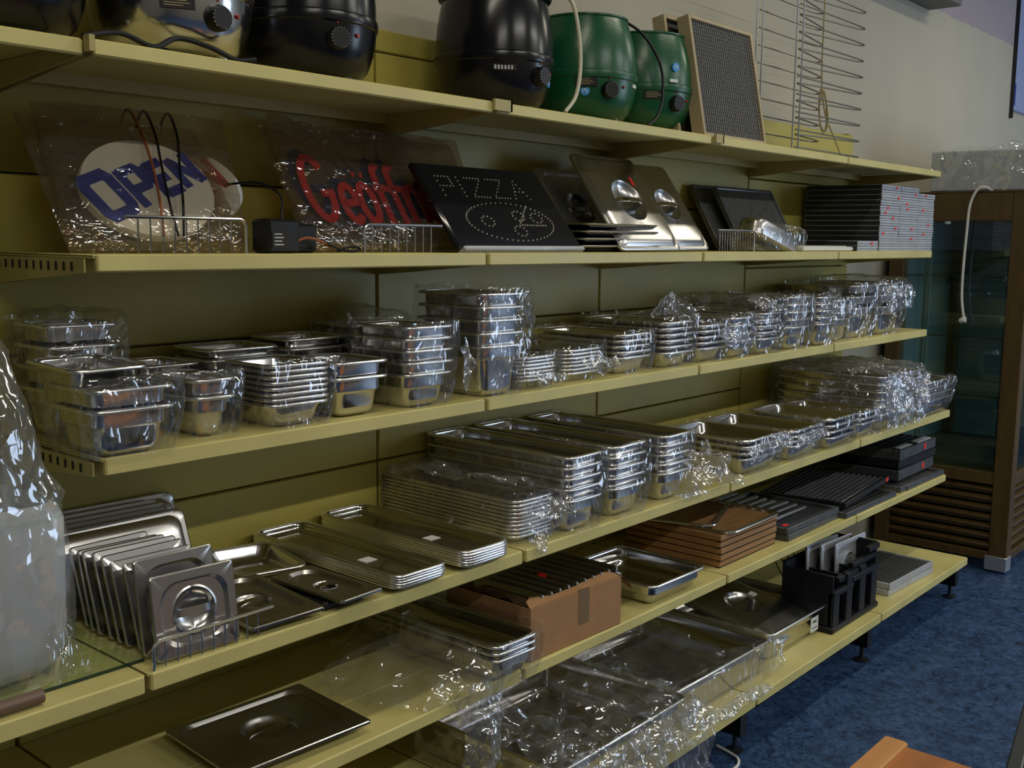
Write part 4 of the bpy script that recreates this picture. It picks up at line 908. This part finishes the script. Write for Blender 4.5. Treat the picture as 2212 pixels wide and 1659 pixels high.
wrap('clear bag around the middle large pan on base shelf', .605, 1.205, -.612, -.05, Z[6]+.003, Z[6]+.125, .008, PLASTICL, .01, .01, seed=140, top=False)
sheet('loose film heaped over the left large bagged pan', [[(.02, -.12, .34), (.3, -.12, .36), (.62, -.12, .36)], [(.03, -.30, .31), (.3, -.32, .28), (.6, -.32, .345)], [(.05, -.48, .33), (.3, -.5, .30), (.62, -.5, .35)], [(.02, -.64, .33), (.3, -.66, .335), (.63, -.65, .325)], [(.02, -.68, .27), (.3, -.70, .26), (.63, -.68, .25)]], .034, 60, 60, PLASTICL, 150, fine=.32)
sheet('film apron hanging over the base shelf below left pan', [[(-.02, -.655, .33), (.3, -.665, .335), (.64, -.65, .325)], [(-.02, -.69, .26), (.3, -.70, .25), (.65, -.69, .25)], [(.0, -.70, .16), (.3, -.72, .15), (.63, -.70, .16)], [(.02, -.70, .10), (.3, -.715, .08), (.60, -.70, .10)]], .022, 50, 30, PLASTICL, 155, fine=.32)
sheet('film ruffle at the right corner of the middle bagged pan', [[(1.15, -.60, .33), (1.27, -.55, .33)], [(1.18, -.615, .28), (1.31, -.575, .27)], [(1.19, -.61, .235), (1.30, -.60, .225)]], .014, 18, 18, PLASTIC, 160)
sheet('rolled film along the lip before the middle bagged pan', [[(.66, -.615, .222), (1.08, -.62, .222)], [(.66, -.635, .226), (1.08, -.645, .224)], [(.66, -.648, .208), (1.08, -.655, .208)]], .006, 36, 10, PLASTICW, 165)
sheet('film draped inside the middle bagged pan', [[(.62, -.08, .345), (.9, -.07, .35), (1.18, -.08, .345)], [(.65, -.2, .27), (.9, -.2, .24), (1.15, -.2, .27)], [(.63, -.45, .26), (.9, -.45, .235), (1.15, -.45, .26)], [(.61, -.58, .33), (.9, -.58, .325), (1.18, -.585, .325)]], .016, 50, 40, PLASTICL, 170, fine=.32)
# black slotted crate with lids
ck = thing('black_crate', 'black plastic slotted crate tower holding upright lids', 'crate', (1.665, -.585, Z[6]+.001))
cw, cd, chh = .40, .20, .235
obj('base_tray', MB().bbox(-.01, cw+.01, -.012, cd, 0, .022, .004), BLACKM, ck)
obj('rear_wall', MB().bbox(0, cw, cd-.012, cd, .022, chh, .003), BLACKM, ck)
obj('side_wall', MB().bbox(0, .012, 0, cd-.012, .022, chh-.02, .003), BLACKM, ck); obj('side_wall', MB().bbox(cw-.012, cw, 0, cd-.012, .022, chh+.03, .003), BLACKM, ck)
for i, x in enumerate((0.0, .115, .235, .345)): obj('front_post', MB().bbox(x, x+.055, -.006, .018, .018, (.15, .20, .20, .17)[i], .004), BLACKM, ck)
for i, (x0, x1, z) in enumerate(((.0, .17, .135), (.06, .24, .172), (.16, .40, .155), (.18, .40, .200), (.30, .40, .238))): obj('front_slat', MB().bbox(x0, x1, -.010+.012*(i % 2), .012+.012*(i % 2), z, z+.022, .003), BLACKM, ck)
for i, x in enumerate((.12, .245)): obj('divider', MB().bbox(x, x+.008, .02, cd-.012, .022, .19, .002), BLACKM, ck)
for i, (x, y, w) in enumerate(((1.875, -.455, .25), (1.925, -.490, .25), (1.975, -.525, .25))):
    lid((x+.02, y+.01, Z[6]+.070), w, .205, '%s pale upright lid standing in the black crate' % ('rear', 'middle', 'front')[i], (radians(87), 0, radians(-3)), 'pale', 'lids standing in the black crate')
for i in range(4):
    tag(obj('thin_rod', MB().tube([(1.74+i*.05, -.38, Z[6]+.10), (1.70+i*.05, -.30, Z[6]+.275)], .0025, 6), STEELM), '%s thin rod leaning in the dark behind the crate' % ('leftmost', 'second left', 'second right', 'rightmost')[i], 'rod', 'thin rods behind the crate')
# slatted vent panels
for i in range(2):
    t = thing('vent_panel', '%s slatted metal vent panel beside the black crate' % ('lower', 'upper')[i], 'vent panel', (2.44, -.47, Z[6]+.001+i*.027), (0, 0, radians(-3+i)), 'slatted vent panels')
    fr = MB(); w, l, h = .44, .25, .025
    fr.bbox(-w/2, w/2, -l/2, -l/2+.008, 0, h, .002); fr.bbox(-w/2, w/2, l/2-.008, l/2, 0, h, .002); fr.bbox(-w/2, -w/2+.008, -l/2+.008, l/2-.008, 0, h, .002); fr.bbox(w/2-.008, w/2, -l/2+.008, l/2-.008, 0, h, .002)
    obj('frame', fr, ALU, t)
    sm = MB().bbox(-.0085, .0085, -l/2+.008, l/2-.008, .006, h-.004, .002).mesh('slat'); sm.materials.append(IRONL)
    for k in range(14): o = obj('slat', sm, None, t); o.location.x = -w/2+.02+k*.0308
    obj('backing', MB().box(-w/2+.008, w/2-.008, -l/2+.008, l/2-.008, .001, .005), MESHD, t)

# ================================================================== glazed cabinet beyond the shelving
CX, CY, CT = 3.517, -.664, 1.862
cb = thing('display_cabinet', 'tall brown wooden display cabinet with glass sides and louvred base', 'cabinet', (CX, CY, 0))
cw, cd = .95, .665
def cbx(nm, x0, x1, y0, y1, z0, z1, mt, par=cb, b=.003): return obj(nm, MB().bbox(x0, x1, y0, y1, z0, z1, b), mt, par)
for nm, x0, y0, yw in (('corner_post', 0, 0, .085), ('corner_post', cw-.075, 0, .085), ('corner_post', 0, cd-.075, .075), ('corner_post', cw-.075, cd-.075, .075)):
    cbx(nm, x0, x0+.075, y0, y0+yw, .03, CT, CABW)
for z0, z1 in ((1.725, CT), (.44, .50), (.06, .10)):
    cbx('side_rail', 0.002, .06, .085, cd-.075, z0, z1, CABW); cbx('side_rail', cw-.06, cw-.002, .085, cd-.075, z0, z1, CABW)
    cbx('front_rail', .075, cw-.075, .002, .06, z0, z1, CABW)
for k in range(7):
    z = .115+k*.047
    for x in (.012, cw-.04):
        o = obj('side_louvre', MB().bbox(-.014, .014, .085, cd-.075, -.013, .013, .002), CABW, cb); o.location = (x+.014, 0, z+.013); o.rotation_euler = (0, radians(-28), 0)
    o = obj('front_louvre', MB().bbox(.075, cw-.075, -.014, .014, -.013, .013, .002), CABW, cb); o.location = (0, .026, z+.013); o.rotation_euler = (radians(28), 0, 0)
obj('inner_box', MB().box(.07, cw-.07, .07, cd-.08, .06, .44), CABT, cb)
obj('glass_pane', MB().box(.020, .026, .085, cd-.075, .50, 1.725), GLASST, cb); obj('far_side_board', MB().box(cw-.030, cw-.020, .085, cd-.075, .50, 1.725), CABI, cb); obj('glass_pane', MB().box(.075, cw-.075, .020, .026, .50, 1.725), GLASST, cb)
obj('rear_board', MB().box(.075, cw-.075, cd-.02, cd-.008, .50, 1.725), CABI, cb); obj('top_board', MB().box(.0, cw, .0, cd, CT, CT+.006), CABW, cb)
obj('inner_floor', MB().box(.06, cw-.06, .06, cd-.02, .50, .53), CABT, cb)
for z in (1.455, 1.155, .867):
    obj('glass_shelf', MB().bbox(.05, cw-.05, .06, cd-.05, z-.004, z+.004, .001), GLASSE, cb)
    obj('shelf_edge', MB().box(.047, .050, .06, cd-.05, z-.004, z+.004), CABT, cb)
for y in (.10, .135): obj('inner_frame', MB().box(.035, .048, cd-.12-y*.6, cd-.108-y*.6, .53, 1.725), CABI, cb)
obj('inner_frame', MB().box(.03, .045, .088, .10, .53, 1.725), CABT, cb)
for x0 in (-.004, cw-.076):
    obj('metal_foot', MB().bbox(x0, x0+.08, -.004, .10, .012, .085, .003), ALUC, cb)
for x0 in (.0, cw-.075): obj('metal_foot', MB().bbox(x0, x0+.075, cd-.08, cd, .012, .03, .003), ALUC, cb)
wbx = thing('white_box', 'pale grey box lying on top of the display cabinet', 'box', (CX+.02, CY+.02, CT+.007))
obj('carton', MB().bbox(0, .92, .0, .47, 0, .195, .006), WBOX, wbx)
sheet('clear film draped over the box on the display cabinet', [[(3.53, -.17, 2.075), (3.53, -.4, 2.078), (3.53, -.56, 2.10), (3.55, -.66, 2.06)], [(3.525, -.17, 1.98), (3.52, -.4, 1.99), (3.515, -.58, 2.0), (3.55, -.67, 1.98)], [(3.53, -.19, 1.875), (3.52, -.4, 1.875), (3.515, -.58, 1.87), (3.55, -.67, 1.875)]], .012, 34, 20, PLASTICL, 200)
cc = thing('hanging_cable', 'white power cable with plug hanging down the display cabinet', 'cable', (3.50, -.45, 1.86))
P = [(3.53, -.475, 1.868), (3.50, -.455, 1.885), (3.49, -.42, 1.875), (3.488, -.39, 1.80), (3.488, -.383, 1.67), (3.488, -.378, 1.50), (3.488, -.38, 1.36), (3.486, -.392, 1.28), (3.484, -.40, 1.255)]
obj('cord', MB().tube([(x-3.50, y+.45, z-1.86) for x, y, z in smoothpath(P, 8)], .0065, 8), CORDW, cc, smooth=80)
obj('plug', MB().tube([(-.016, .048, -.60), (-.016, .052, -.615), (-.016, .070, -.622)], [.010, .017, .012], 10), CORDW, cc)
obj('pin', MB().tube([(-.02, .070, -.622), (-.02, .088, -.626)], .0025, 6).tube([(-.008, .070, -.622), (-.008, .088, -.626)], .0025, 6), CHROME, cc)

# ================================================================== things on the wall, floor and in the foreground
tk_ = thing('wall_trunking', 'long grey boxed trunking high on the wall above the shelves', 'trunking', (3.99, .05, 2.85))
obj('box_channel', MB().bbox(-3.2, 0, -.17, 0, -.005, .12, .004), TRUNK, tk_)
sn = thing('wall_sign', 'pale blue sign with dark blue edge on the far right wall', 'sign', (5.50, .05, 2.42))
obj('panel', MB().bbox(0, 1.1, -.022, 0, .05, .95, .004), SIGNB, sn); obj('blue_edge', MB().box(.012, .03, -.0235, -.022, .08, .22), BLUEL, sn); obj('frame', MB().box(-.003, .003, -.024, 0, .0, .96), CABT, sn)
cord('thin white cable curling on the floor under the base shelf', [(.98, -.52, .006), (.965, -.575, .006), (.945, -.615, .006), (.90, -.635, .006), (.84, -.63, .006), (.74, -.60, .006)], .005, CORDW, 'floor_cable')
tb = thing('wooden_table', 'orange wooden table corner with raised edge strip, bottom right', 'table', (-.127, -1.463, 0))
obj('table_top', MB().bbox(-1.2, 0, -.70, -.012, .716, .744, .004), ORANGE, tb); obj('edge_strip', MB().bbox(-1.2, .001, -.042, .0, .712, .752, .003), ORANGEL, tb)
for x in (-1.16, -.06):
    for y in (-.66, -.07): obj('leg', MB().bbox(x, x+.045, y, y+.045, 0, .716, .004), ORANGE, tb)
dt = thing('dark_cabinet', 'dark grey-brown furniture edge at the far right foreground', 'cabinet', (0, -2.245, 0), (0, 0, radians(10)))
obj('body', MB().bbox(.055, .85, .03, .585, .0, .70, .006), DARKWD, dt); obj('top', MB().bbox(.05, .86, .02, .575, .70, .722, .004), DARKWD, dt); obj('rear_edge', MB().bbox(.05, .86, .575, .60, .70, .722, .003), CABT, dt)
